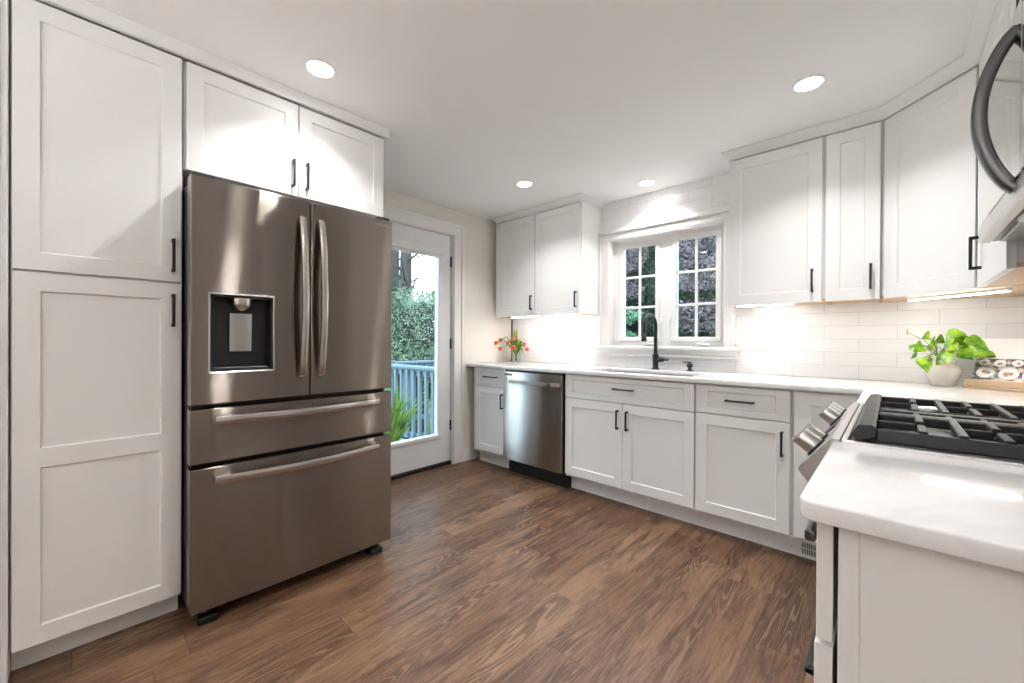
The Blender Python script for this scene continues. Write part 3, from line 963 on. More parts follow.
# faucet
def faucet():
    fx, fy = -1.340, 3.062
    r = thing('faucet', 'black gooseneck faucet behind the sink', 'faucet', (fx, fy, CZ1 + 0.0003))
    g = G().lathe([(0.0, 0.0), (0.030, 0.0), (0.030, 0.004), (0.022, 0.014), (0.0205, 0.022), (0.022, 0.075), (0.024, 0.105), (0.024, 0.112), (0.020, 0.118), (0.0, 0.118)], (fx, fy, CZ1 + 0.0003), 24)
    g.build('base', MT['black'], r)
    dx, dy = -0.06, -0.998            # spout leans over the basin
    rad, zt = 0.088, 0.332
    pts = [(fx, fy, CZ1 + 0.10), (fx, fy, CZ1 + 0.2), (fx, fy, CZ1 + zt - 0.03)]
    for k in range(0, 17):
        a = math.pi * k / 16
        q = rad * (1 - math.cos(a))
        pts.append((fx + dx * q, fy + dy * q, CZ1 + zt + rad * math.sin(a) * 0.95))
    q = 2 * rad
    pts.append((fx + dx * q * 1.01, fy + dy * q * 1.01, CZ1 + zt - 0.035))
    G().tube(pts, 0.0140, 14, ref=(-dy, dx, 0)).build('neck', MT['black'], r)
    G().lathe([(0.0, 0.085), (0.0135, 0.085), (0.0145, 0.078), (0.0135, 0.070), (0.0155, 0.066), (0.021, 0.010), (0.021, 0.0), (0.0, 0.002)], (fx + dx * q * 1.01, fy + dy * q * 1.01, CZ1 + zt - 0.115), 20).build('spray_head', MT['black'], r)
    g = G().lathe([(0.0, 0.0), (0.016, 0.0), (0.018, 0.012), (0.018, 0.045), (0.013, 0.056), (0.009, 0.062), (0.0, 0.062)], (fx + 0.016, fy, CZ1 + 0.075), 16, axis=(0.94, -0.30, 0.05))
    g.tube([(fx + 0.068, fy - 0.017, CZ1 + 0.078), (fx + 0.092, fy - 0.025, CZ1 + 0.077), (fx + 0.112, fy - 0.031, CZ1 + 0.080)], [0.007, 0.0055, 0.0065], 10)
    g.build('lever', MT['black'], r)
faucet()
r = thing('soap_dispenser', 'small black soap dispenser pump right of the faucet', 'soap dispenser', (-1.085, 3.07, CZ1 + 0.0003))
G().lathe([(0.0, 0.0), (0.025, 0.0), (0.026, 0.004), (0.014, 0.010), (0.012, 0.022), (0.020, 0.036), (0.021, 0.052), (0.010, 0.054), (0.010, 0.060), (0.0, 0.060)], (-1.085, 3.07, CZ1 + 0.0003), 20).build('body', MT['black'], r)
G().box(-1.135, -1.066, 3.050, 3.072, CZ1 + 0.0605, CZ1 + 0.070, 0.004).build('spout', MT['black'], r)

# ------------------------------------------------------------------ wall cabinets
UY, UZ = 2.832, 1.364
ou_ = Vector((0, UY + 0.02, 0))
def wall_box(r, x0, x1):
    G().box(x0 + 0.0005, x1 - 0.0005, UY + 0.0215, YT - 0.001, UZ + 0.016, TOP).build('body', MT['frame'], r, smooth=False)
    g = G().box(x0 + 0.012, x1 - 0.012, UY + 0.040, YT - 0.002, UZ + 0.010, UZ + 0.0155)
    g.build('bottom_panel', MT['maple'], r, smooth=False)
    g = G().box(x0 + 0.0005, x0 + 0.0118, UY + 0.0215, YT - 0.001, UZ + 0.001, UZ + 0.0158)
    g.box(x1 - 0.0118, x1 - 0.0005, UY + 0.0215, YT - 0.001, UZ + 0.001, UZ + 0.0158)
    g.box(x0 + 0.0118, x1 - 0.0118, UY + 0.0215, UY + 0.0398, UZ + 0.001, UZ + 0.0158)
    g.build('bottom_rail', MT['maple'], r, smooth=False)

c1 = thing('wall_cabinet', 'white two-door wall cabinet left of the window, above the tulips', 'cabinet', (-2.41, 3.0, UZ))
wall_box(c1, -2.868, -1.8865)
G().box(-1.8862, -1.8850, UY + 0.0215, YT - 0.001, UZ, TOP).build('side_panel', MT['cab'], c1, smooth=False)
G().box(-2.8685, -2.83, UY + 0.004, UY + 0.0212, UZ, TOP).build('filler', MT['cab'], c1, smooth=False)
for a, b, h in ((-2.824, -2.376, -2.400), (-2.361, -1.889, -1.918)):
    d = shaker('door', c1, ou_, X, Z, -Y, a, b, UZ, TOP - 0.006, rail=0.06)
    pull(d, ou_, X, Z, -Y, h, 1.482)

c2 = thing('wall_cabinet', 'white single-door wall cabinet just right of the window', 'cabinet', (-0.525, 3.0, UZ))
wall_box(c2, -0.7665, -0.283)
d = shaker('door', c2, ou_, X, Z, -Y, -0.764, -0.291, UZ, TOP - 0.006, rail=0.064)
pull(d, ou_, X, Z, -Y, -0.333, 1.482)
c3 = thing('wall_cabinet', 'narrow white wall cabinet between the single-door and corner cabinets', 'cabinet', (-0.16, 3.0, UZ))
wall_box(c3, -0.2825, -0.0435)
d = shaker('door', c3, ou_, X, Z, -Y, -0.274, -0.050, UZ, TOP - 0.006, rail=0.060)
pull(d, ou_, X, Z, -Y, -0.086, 1.482)

# diagonal corner cabinet
A0, A1 = Vector((-0.040, 2.836, 0)), Vector((0.252, 2.530, 0))
du = (A1 - A0).normalized()
dn = du.cross(Z)
c4 = thing('corner_wall_cabinet', 'white diagonal corner wall cabinet above the potted plant', 'cabinet', (0.3, 2.9, UZ))
q0, q1 = A0 - dn * 0.0215, A1 - dn * 0.0215
G().poly([(-0.0425, YT - 0.001), (-0.0425, q0.y), (q0.x + 0.001, q0.y), (q1.x, q1.y + 0.001), (XRT - 0.001, q1.y + 0.001), (XRT - 0.001, YT - 0.001)], UZ + 0.016, TOP).build('body', MT['frame'], c4, smooth=False)
G().poly([(-0.041, YT - 0.002), (-0.041, q0.y), (q0.x + 0.001, q0.y), (q1.x, q1.y + 0.002), (XRT - 0.002, q1.y + 0.002), (XRT - 0.002, YT - 0.002)], UZ + 0.002, UZ + 0.0155).build('bottom_panel', MT['maple'], c4, smooth=False)
oc = A0 - dn * 0.02
L = (A1 - A0).length
shaker('door', c4, oc, du, Z, dn, 0.006, L - 0.008, UZ, TOP - 0.006, rail=0.068)

# slim cabinet beside the microwave and cabinet above it
UX = 0.250
oq = Vector((UX + 0.02, 0, 0))
c5 = thing('wall_cabinet', 'white wall cabinet between the corner cabinet and microwave', 'cabinet', (0.42, 2.22, UZ))
G().box(UX + 0.0215, XRT - 0.001, 1.920, 2.512, UZ + 0.016, TOP).build('body', MT['frame'], c5, smooth=False)
G().box(UX + 0.0215, XRT - 0.002, 1.922, 2.511, UZ + 0.002, UZ + 0.0155).build('bottom_panel', MT['maple'], c5, smooth=False)
d = shaker('door', c5, oq, -Y, Z, -X, -2.505, -1.926, UZ, TOP - 0.006, rail=0.062)
pull(d, oq, -Y, Z, -X, -2.40, 1.490)
c6 = thing('wall_cabinet', 'white short wall cabinet above the microwave', 'cabinet', (0.42, 1.54, 1.885))
G().box(UX + 0.0215, XRT - 0.001, 1.156, 1.918, 1.890, TOP).build('body', MT['frame'], c6, smooth=False)
for a, b in ((-1.905, -1.540), (-1.534, -1.166)):
    d = shaker('door', c6, oq, -Y, Z, -X, a, b, 1.890, TOP - 0.02, rail=0.058)
    pull(d, oq, -Y, Z, -X, b - 0.03 if a < -1.8 else a + 0.03, 1.98)

crown('trim_4', [(-0.747, YT - 0.002), (-0.747, UY + 0.0), (-0.038, UY + 0.0), (UX + 0.0, 2.528), (UX + 0.0, 1.158)][::1] if False else
      [(-0.764, YT - 0.002), (-0.764, UY), (-0.038, UY), (UX, 2.528), (UX, 1.158)], 'white crown moulding above the wall cabinets right of the window')
crown('trim_5', [(-2.868, YT - 0.002), (-2.868, UY), (-1.886, UY), (-1.886, YT - 0.002)], 'white crown moulding above the cabinet left of the window')

# under-cabinet light bars
def light_bar(x0, x1, y0, y1, label):
    z = UZ + 0.0095 if False else UZ + 0.0098
    r = thing('light_bar', label, 'light', ((x0 + x1) / 2, (y0 + y1) / 2, z - 0.014), 'light bars under the wall cabinets')
    G().box(x0, x1, y0, y1, z - 0.010, z, 0.001).build('housing', MT['plate'], r)
    G().box(x0 + 0.006, x1 - 0.006, y0 + 0.004, y1 - 0.004, z - 0.0135, z - 0.0102).build('diffuser', MT['strip'], r, smooth=False)
light_bar(-2.75, -2.40, 2.925, 2.955, 'thin glowing light bar above the tulip vase')
light_bar(-2.34, -1.95, 2.925, 2.955, 'thin glowing light bar beside the window under the left cabinet')
light_bar(-0.74, -0.43, 2.90, 2.93, 'thin glowing light bar above the outlet plate')
def light_bar_diag():
    z = UZ + 0.0015
    c = (A0 + A1) / 2 - dn * 0.15
    r = thing('light_bar', 'long glowing light bar under the corner cabinet', 'light', (c.x, c.y, z - 0.014), 'light bars under the wall cabinets')
    G().obox(Vector((c.x, c.y, 0)), du, Z, dn, -0.22, 0.20, z - 0.010, z, -0.015, 0.015, 0.001).build('housing', MT['plate'], r)
    G().obox(Vector((c.x, c.y, 0)), du, Z, dn, -0.214, 0.194, z - 0.0135, z - 0.0102, -0.011, 0.011).build('diffuser', MT['strip'], r, smooth=False)
light_bar_diag()

# recessed downlights
def downlight(x, y, label):
    r = thing('recessed_light', label, 'ceiling light', (x, y, HC - 0.008), 'recessed ceiling lights')
    G().lathe([(0.053, -0.0005), (0.066, -0.001), (0.068, -0.004), (0.055, -0.008), (0.050, -0.003)], (x, y, HC), 40).build('trim_ring', MT['plate'], r)
    G().lathe([(0.0, -0.010), (0.030, -0.0095), (0.046, -0.0075), (0.051, -0.004), (0.051, -0.0005), (0.0, -0.0005)], (x, y, HC), 40).build('lens', MT['lamp'], r)
    la = bpy.data.lights.new('beam', 'AREA')
    la.shape = 'DISK'; la.size = 0.096; la.energy = LAMP_W; la.spread = math.radians(LAMP_SPREAD)
    la.color = (1.0, 0.995, 0.985)
    lo = bpy.data.objects.new('beam', la)
    COL.objects.link(lo)
    lo.parent = r
    lo.location = (0, 0, -0.0035)
downlight(-1.85, 0.735, 'lit round ceiling light in front of the refrigerator')
downlight(-0.29, 2.31, 'lit round ceiling light in front of the corner wall cabinet')
downlight(-2.06, 2.335, 'lit round ceiling light near the cabinet left of the window')
downlight(-1.365, 2.94, 'lit round ceiling light close above the sink window')
for p in ((-0.75, 0.765),):  # unseen extra downlight, added for room brightness and the refrigerator streak
    downlight(p[0], p[1], 'added round ceiling light out of view overhead, for the refrigerator streak')

def added_uplight(x, y, label):  # out-of-view uplight, added only to brighten the ceiling
    r = thing('fill_uplight', label, 'fill light', (x, y, 0), 'added fill uplights out of view behind the viewer')
    G().lathe([(0.0, 0.001), (0.14, 0.001), (0.14, 0.012), (0.02, 0.03), (0.0, 0.03)], (x, y, 0), 28).build('base', MT['black'], r)
    G().tube([(x, y, 0.03), (x, y, 1.06)], 0.011, 12).build('pole', MT['black'], r)
    G().lathe([(0.0, 1.055), (0.06, 1.06), (0.14, 1.10), (0.18, 1.16), (0.176, 1.16), (0.135, 1.108), (0.0, 1.075)], (x, y, 0), 32).build('lamp_shade', MT['plate'], r)
    G().lathe([(0.0, 1.135), (0.12, 1.135), (0.12, 1.128), (0.0, 1.128)], (x, y, 0), 28).build('bulb', MT['uplight'], r)
added_uplight(-0.35, -1.3, 'added fill uplight out of view, nearest the range')
added_uplight(-0.95, -2.0, 'added fill uplight out of view, farther from the range')

# ------------------------------------------------------------------ range
def gas_range():
    r = thing('gas_range', 'stainless steel gas range between the two countertops', 'stove', (0.24, 1.536, 0))
    y0, y1 = 1.1575, 1.9145
    G().box(-0.055, XRT - 0.03, y0, y1, 0.03, 0.905).build('body', MT['steelr'], r, smooth=False)
    # sloped control panel
    b = bmesh.new()
    prof = [(-0.085, 0.9235), (-0.100, 0.9235), (-0.160, 0.846), (-0.160, 0.840), (-0.143, 0.816), (-0.060, 0.816), (-0.060, 0.905), (-0.085, 0.905)]
    Ra = [b.verts.new((x, y0, z)) for x, z in prof]; Rb = [b.verts.new((x, y1, z)) for x, z in prof]
    for k in range(len(prof)):
        k2 = (k + 1) % len(prof)
        b.faces.new((Ra[k], Ra[k2], Rb[k2], Rb[k]))
    b.faces.new(Ra[::-1]); b.faces.new(Rb)
    bmesh.ops.recalc_face_normals(b, faces=b.faces[:])
    G().merge(b).build('control_panel', MT['steelr'], r, ang=0.3)
    nx, nz = -0.790, 0.612
    mid = Vector((-0.132, 0, 0.882))
    nn = Vector((nx, 0, nz)); tt = Vector((0.612, 0, 0.790))
    g = G().obox(mid, Y, tt, nn, 1.455, 1.62, -0.028, 0.028, 0.0002, 0.003, 0.001)
    g.build('display', MT['blk'], r)
    for yy in (1.252, 1.330, 1.705, 1.775, 1.845):
        c = mid + Y * yy + (tt * -0.006 if yy < 1.4 else tt * 0.0)
        g = G().lathe([(0.0, 0.0005), (0.027, 0.0005), (0.027, 0.004), (0.022, 0.005), (0.022, 0.006), (0.0, 0.006)], c, 28, axis=nn, mi=1)
        g.lathe([(0.0, 0.006), (0.0235, 0.006), (0.0235, 0.010), (0.0225, 0.040), (0.0205, 0.044), (0.0, 0.044)], c, 28, axis=nn)
        g.obox(c, Y, tt, nn, -0.0055, 0.0055, -0.0225, 0.0225, 0.043, 0.050, 0.002)
        g.build('knob', [MT['steelr'], MT['blk']], r)
    od = G().plate(Vector((-0.0556, 0, 0)), -Y, Z, -X, [-y1 + 0.003, -y1 + 0.10, -y0 - 0.10, -y0 - 0.003], [0.24, 0.36, 0.62, 0.806], {(1, 1)}, t=0.045, depth=0.004, rim=0.003).build('oven_door', MT['steelr'], r)
    G().box(-0.0976, -0.0968, y0 + 0.115, y1 - 0.115, 0.375, 0.605).build('oven_window', MT['blk'], od, smooth=False)
    g = G().box(-0.152, -0.130, y0 + 0.03, y1 - 0.03, 0.666, 0.694, 0.006, seg=2)
    for yy in (y0 + 0.06, y1 - 0.06):
        g.box(-0.134, -0.1008, yy - 0.012, yy + 0.012, 0.668, 0.692, 0.002)
    g.build('handle', MT['dark_steel'], od)
    G().plate(Vector((-0.0556, 0, 0)), -Y, Z, -X, [-y1 + 0.003, -y0 - 0.003], [0.075, 0.232], set(), t=0.042, rim=0.003).build('warming_drawer', MT['steelr'], r)
    for yy in (y0 + 0.06, y1 - 0.06):
        for xx in (-0.02, 0.48):
            G().lathe([(0.0, 0.001), (0.018, 0.001), (0.018, 0.006), (0.008, 0.009), (0.008, 0.0299), (0.0, 0.0299)], (xx, yy, 0), 14).build('foot', MT['blk'], r)
    # cooktop
    g = G().cells([-0.083, -0.072, 0.50, XRT - 0.03], [y0, y0 + 0.014, y1 - 0.014, y1], lambda i, j: not (i == 1 and j == 1), 0.9055, 0.923, 0.002)
    g.box(-0.074, 0.502, y0 + 0.012, y1 - 0.012, 0.9052, 0.909)
    g.build('cooktop', [MT['steelr']], r)
    G().box(-0.0715, 0.4995, y0 + 0.0145, y1 - 0.0145, 0.9092, 0.9105).build('spill_tray', MT['iron'], r, smooth=False)
    G().box(0.50, XRT - 0.031, y0, y1, 0.9235, 0.945, 0.003).build('rear_vent', MT['steelr'], r)
    for bx, by, rr in ((0.07, 1.31, 0.045), (0.36, 1.31, 0.036), (0.07, 1.762, 0.040), (0.36, 1.762, 0.034), (0.215, 1.536, 0.042)):
        g = G().lathe([(0.0, 0.0), (rr + 0.012, 0.0), (rr + 0.010, 0.006), (rr, 0.010), (rr, 0.016), (0.0, 0.016)], (bx, by, 0.9107), 28, mi=0)
        g.lathe([(0.0, 0.0165), (rr - 0.004, 0.0165), (rr - 0.001, 0.019), (rr - 0.004, 0.024), (0.0, 0.025)], (bx, by, 0.9107), 28, mi=1)
        g.tube([(bx + rr + 0.006, by + 0.004, 0.918), (bx + rr + 0.006, by + 0.004, 0.932)], 0.003, 8, mi=0)
        g.build('burner', [MT['sink'], MT['iron']], r)
    # cast-iron grates: two wide ones and a narrow centre bridge
    def grate(ya, yb, xa, xb, bridge=False):
        zt, zb = 0.956, 0.936
        w_ = 0.016
        g = G()
        pf = [(xa + 0.004, 0.924), (xa - 0.004, zb), (xa + 0.008, zt + 0.002), (xa + 0.030, zt + 0.004), (xa + 0.036, zt), (xa + 0.036, zb), (xa + 0.020, 0.930)]
        bb_ = bmesh.new()
        A = [bb_.verts.new((x, ya, z)) for x, z in pf]; B = [bb_.verts.new((x, yb, z)) for x, z in pf]
        for k in range(len(pf)):
            k2 = (k + 1) % len(pf)
            bb_.faces.new((A[k], A[k2], B[k2], B[k]))
        bb_.faces.new(A[::-1]); bb_.faces.new(B)
        bmesh.ops.recalc_face_normals(bb_, faces=bb_.faces[:])
        g.merge(bb_)
        x1_ = xa + 0.0362
        g.box(xb - 0.018, xb, ya, yb, zb, zt, 0.003)
        if bridge:
            g.box(x1_, xb - 0.0185, ya, ya + 0.036, zb, zt - 0.002, 0.003)
            g.box(x1_, xb - 0.0185, yb - 0.036, yb, zb, zt - 0.002, 0.003)
            for k in range(1, 8):
                xc = xa + 0.05 + k * 0.058
                g.box(xc - 0.006, xc + 0.006, ya + 0.0365, yb - 0.0365, zb + 0.002, zt - 0.003, 0.002)
        else:
            g.box(x1_, xb - 0.0185, ya, ya + w_, zb - 0.012, zt - 0.004, 0.004)
            g.box(x1_, xb - 0.0185, yb - w_, yb, zb - 0.004, zt - 0.002, 0.003)
            yc = (ya + yb) / 2
            for k, xc in enumerate((0.047, 0.104, 0.162, 0.220, 0.278, 0.336, 0.394)):
                if k % 2:
                    g.box(xc - 0.007, xc + 0.007, ya + w_ - 0.006, yb - w_ + 0.004, zb + 0.004, zt + 0.001, 0.002)
                else:
                    g.box(xc - 0.007, xc + 0.007, ya + w_ - 0.006, yc - 0.026, zb + 0.004, zt + 0.001, 0.002)
                    g.box(xc - 0.007, xc + 0.007, yc + 0.026, yb - w_ + 0.004, zb + 0.004, zt + 0.001, 0.002)
            for xa_, xb_ in ((x1_, 0.040), (0.1115, 0.155), (0.170, 0.212), (0.228, 0.270), (0.286, 0.328), (0.400, xb - 0.0185)):
                g.box(xa_, xb_, yc - 0.005, yc + 0.005, zb + 0.002, zt - 0.002, 0.002)
        for xx in (xa + 0.020, xb - 0.009):
            for yy in (ya + 0.010, yb - 0.010):
                g.box(xx - 0.007, xx + 0.007, yy - 0.007, yy + 0.007, 0.9107, 0.9355 if xx > 0 else 0.9295, 0.002)
        g.build('grate', MT['iron'], r, ang=0.5)
    grate(1.175, 1.432, -0.062, 0.480)
    grate(1.434, 1.546, -0.062, 0.480, True)
    grate(1.548, 1.895, -0.062, 0.480)
gas_range()

# ------------------------------------------------------------------ microwave
def microwave():
    r = thing('microwave', 'stainless over-the-range microwave with curved dark handle', 'microwave', (0.38, 1.536, 1.43))
    y0, y1, xf = 1.160, 1.912, 0.192
    z0, z1 = 1.445, 1.868
    G().box(xf + 0.028, XRT - 0.001, y0, y1, z0 + 0.004, z1).build('body', MT['dark_steel'], r, smooth=False)
    G().box(xf, xf + 0.0275, 1.340, y1, z0 + 0.050, z1, 0.003).build('door', MT['micro'], r)
    G().box(xf, xf + 0.0275, y0, 1.3375, z0 + 0.050, z1, 0.003).build('control_panel', MT['micro'], r)
    G().box(xf + 0.0005, xf + 0.0275, y0, y1, z0, z0 + 0.0485, 0.004).build('lower_strip', MT['steelr'], r)
    g = G()
    g.box(xf + 0.04, XRT - 0.05, y0 + 0.04, y0 + 0.34, z0 - 0.006, z0 + 0.0035, 0.002)
    g.box(xf + 0.04, XRT - 0.05, y1 - 0.34, y1 - 0.04, z0 - 0.006, z0 + 0.0035, 0.002)
    g.build('grease_filter', MT['sink'], r)
    G().box(xf + 0.03, xf + 0.09, 1.49, 1.58, z0 - 0.010, z0 + 0.0035, 0.003).build('underside_lamp', MT['plate'], r)
    pts = []
    for k in range(29):
        t = k / 28
        s = math.sin(math.pi * t) ** 0.7
        pts.append((xf + 0.004 - 0.056 * s, 1.400, 1.476 + 0.345 * t))
    sec = [(-0.5, -0.25), (-0.32, -0.48), (0.32, -0.48), (0.5, -0.25), (0.5, 0.25), (0.32, 0.48), (-0.32, 0.48), (-0.5, 0.25)]
    g = G().tube(pts, 0.030, sec=[(a, b * 0.85) for a, b in sec], ref=(0, 1, 0))
    g.build('handle', MT['dark_steel'], r, ang=1.0)
microwave()

# ------------------------------------------------------------------ outlets
def outlet(x0, x1, z0, z1, label, gangs):
    r = thing('outlet', label, 'outlet', ((x0 + x1) / 2, YT, z0), 'outlet plates on the backsplash')
    G().box(x0, x1, YT - 0.006, YT - 0.0003, z0, z1, 0.002, seg=2).build('plate', MT['plate'], r)
    n = len(gangs)
    for i, k in enumerate(gangs):
        cx = x0 + (x1 - x0) * (i + 0.5) / n
        cz = (z0 + z1) / 2
        if k == 's':
            G().box(cx - 0.005, cx + 0.005, YT - 0.016, YT - 0.0062, cz - 0.004, cz + 0.014, 0.002).build('switch', MT['plate'], r)
        else:
            for s in (-1, 1):
                g = G().box(cx - 0.016, cx + 0.016, YT - 0.008, YT - 0.0062, cz + s * 0.021 - 0.013, cz + s * 0.021 + 0.013, 0.0015)
                for q in (-0.006, 0.006):
                    g.box(cx + q - 0.001, cx + q + 0.001, YT - 0.0085, YT - 0.0078, cz + s * 0.021 - 0.003, cz + s * 0.021 + 0.006, mi=1)
                g.build('socket', [MT['plate'], MT['gray']], r)
outlet(-0.700, -0.545, 1.082, 1.214, 'white three-gang switch and outlet plate right of the window', 'sso')
outlet(-2.48, -2.40, 1.085, 1.205, 'white single outlet plate right of the tulips', 'o')

# ------------------------------------------------------------------ plants and small things
PET = leafy('tulip_petal', (0.66, 0.045, 0.05), (0.80, 0.22, 0.09), 0.5, 0.15, 60)
TLF = leafy('tulip_leaf', (0.30, 0.46, 0.04), (0.07, 0.17, 0.025), 0.45, 0.2, 32)
PLF = leafy('pothos_leaf', (0.34, 0.54, 0.03), (0.07, 0.20, 0.025), 0.3, 0.15, 22)
CER = plain('cream_ceramic', (0.78, 0.72, 0.66), 0.25)

def leaf(g, base, tip, width, droop=0.0, fold=0.15, n=7, mi=0, shape=0.8, side=None):
    """pointed blade from base to tip with a centre fold"""
    base, tip = Vector(base), Vector(tip)
    d = tip - base
    side = d.cross(Z) if side is None else side - d * (side.dot(d) / d.length_squared)
    side = side.normalized() if side.length > 1e-5 else Vector((1, 0, 0))
    nrm = side.cross(d).normalized()
    L_, C_, R_ = [], [], []
    for k in range(n + 1):
        t = k / n
        p = base + d * t + Z * (droop * 4 * t * (1 - t))
        wv = width * (math.sin(math.pi * min(1, t ** shape * 0.98 + 0.02))) * 0.5
        L_.append(g.bm.verts.new(p - side * wv + nrm * fold * wv))
        C_.append(g.bm.verts.new(p))
        R_.append(g.bm.verts.new(p + side * wv + nrm * fold * wv))
    for k in range(n):
        for A, B in ((L_, C_), (C_, R_)):
            f = g.bm.faces.new((A[k], B[k], B[k + 1], A[k + 1]))
            f.material_index = mi

def tulips():
    cx, cy = -2.785, 3.045
    z = CZ1 + 0.0003
    v = thing('vase', 'small clear glass vase holding the tulips', 'vase', (cx, cy, z))
    n = N('clear_vase_glass'); n.set(col=(0.95, 0.97, 0.96), rough=0.03, trans=1.0, ior=1.3)
    G().lathe([(0.0, 0.0), (0.036, 0.0), (0.040, 0.004), (0.042, 0.11), (0.046, 0.12), (0.0445, 0.12), (0.040, 0.11), (0.038, 0.010), (0.0, 0.009)], (cx, cy, z), 28).build('glass', n.m, v)
    spec = [(-0.155, -0.10, 0.185, 'leftmost coral tulip drooping toward the wall'),
            (-0.115, -0.06, 0.215, 'coral tulip leaning left, above the leftmost bloom'),
            (-0.055, -0.03, 0.190, 'pale coral tulip left of the vase centre'),
            (-0.085, -0.10, 0.130, 'red tulip hanging low on the left of the vase'),
            (0.035, -0.05, 0.235, 'upright orange tulip in the middle of the bunch'),
            (0.070, -0.10, 0.145, 'large red tulip low in the middle of the bunch'),
            (0.160, -0.06, 0.175, 'orange tulip bud stretching to the right'),
            (0.205, -0.07, 0.125, 'red tulip hanging at the far right of the bunch')]
    for i, (dx, dy, h, lab) in enumerate(spec):
        # image x runs along (0.73, 0.68): spread the bunch sideways as seen from the room
        hx, hy = cx + dx * 0.95, cy + dy - 0.02 + dx * 0.10
        hx = max(hx, XL + 0.03)
        b0 = Vector((cx + 0.012 * math.cos(i * 2.4), cy + 0.012 * math.sin(i * 2.4), z + 0.013))
        rim_ = Vector((cx + dx * 0.14, cy + dy * 0.14, z + 0.122))
        top = Vector((cx + (hx - cx) * 0.62, cy + (hy - cy) * 0.62, z + h + 0.035))
        end = Vector((hx, hy, z + h + 0.012))
        t = thing('tulip', lab, 'flower', b0, 'tulips in the glass vase')
        pts = []
        ctrl = [b0, rim_, top, end]
        for k in range(17):
            u = k / 16 * 3
            j = min(int(u), 2); f = u - j
            p0 = ctrl[max(j - 1, 0)]; p1 = ctrl[j]; p2 = ctrl[j + 1]; p3 = ctrl[min(j + 2, 3)]
            pts.append(0.5 * ((2 * p1) + (p2 - p0) * f + (2 * p0 - 5 * p1 + 4 * p2 - p3) * f * f + (3 * p1 - p0 - 3 * p2 + p3) * f ** 3))
        G().tube(pts, 0.0032, 7).build('stem', TLF, t)
        ax = (end - top).normalized()
        sc = 1.0 if i != 5 else 1.2
        g = G()
        prof = [(0.004, -0.004), (0.012, 0.002), (0.0165, 0.014), (0.016, 0.026), (0.011, 0.036), (0.004, 0.040)]
        e1 = ax.cross(Z)
        e1 = e1.normalized() if e1.length > 0.05 else Vector((1, 0, 0))
        e2 = ax.cross(e1)
        for k in range(6):          # six overlapping petals
            off = 0.0 if k % 2 else 0.0025
            rows = []
            for rr, hh in prof:
                row = []
                for m in (-1, 0, 1):
                    a_ = 2 * math.pi * k / 6 + m * 0.55 * (0.9 if hh < 0.03 else 0.35)
                    q = (rr + off + (0.001 if m == 0 else 0)) * sc
                    row.append(g.bm.verts.new(end + ax * hh * sc + e1 * q * math.cos(a_) + e2 * q * math.sin(a_)))
                rows.append(row)
            for A, B in zip(rows, rows[1:]):
                for m in (0, 1):
                    g.bm.faces.new((A[m], A[m + 1], B[m + 1], B[m]))
        g.build('bloom', PET, t)
        g = G()
        la = [(-0.6, -0.5, 0.30), (0.3, -0.7, 0.33), (-0.9, -0.2, 0.20), (0.9, -0.3, 0.24), (-0.1, 0.2, 0.34), (0.7, -0.6, 0.18), (1.2, -0.4, 0.22), (-1.1, -0.6, 0.24)][i]
        leaf(g, rim_ - Vector((0, 0, 0.05)), Vector((max(cx + la[0] * 0.10, XL + 0.015), cy + la[1] * 0.09, z + la[2])), 0.030, 0.03, 0.3, 9)
        leaf(g, rim_ - Vector((0, 0, 0.03)), Vector((max(cx - la[0] * 0.08 + dx * 0.5, XL + 0.015), cy - 0.05 + la[1] * 0.05, z + la[2] * 0.72)), 0.026, 0.035, 0.3, 9)
        leaf(g, rim_ - Vector((0, 0, 0.04)), Vector((max(cx + dx * 0.75, XL + 0.015), cy + dy * 0.5 - 0.02, z + h * 0.62)), 0.024, 0.06, 0.3, 9)
        g.build('leaf', TLF, t)
tulips()

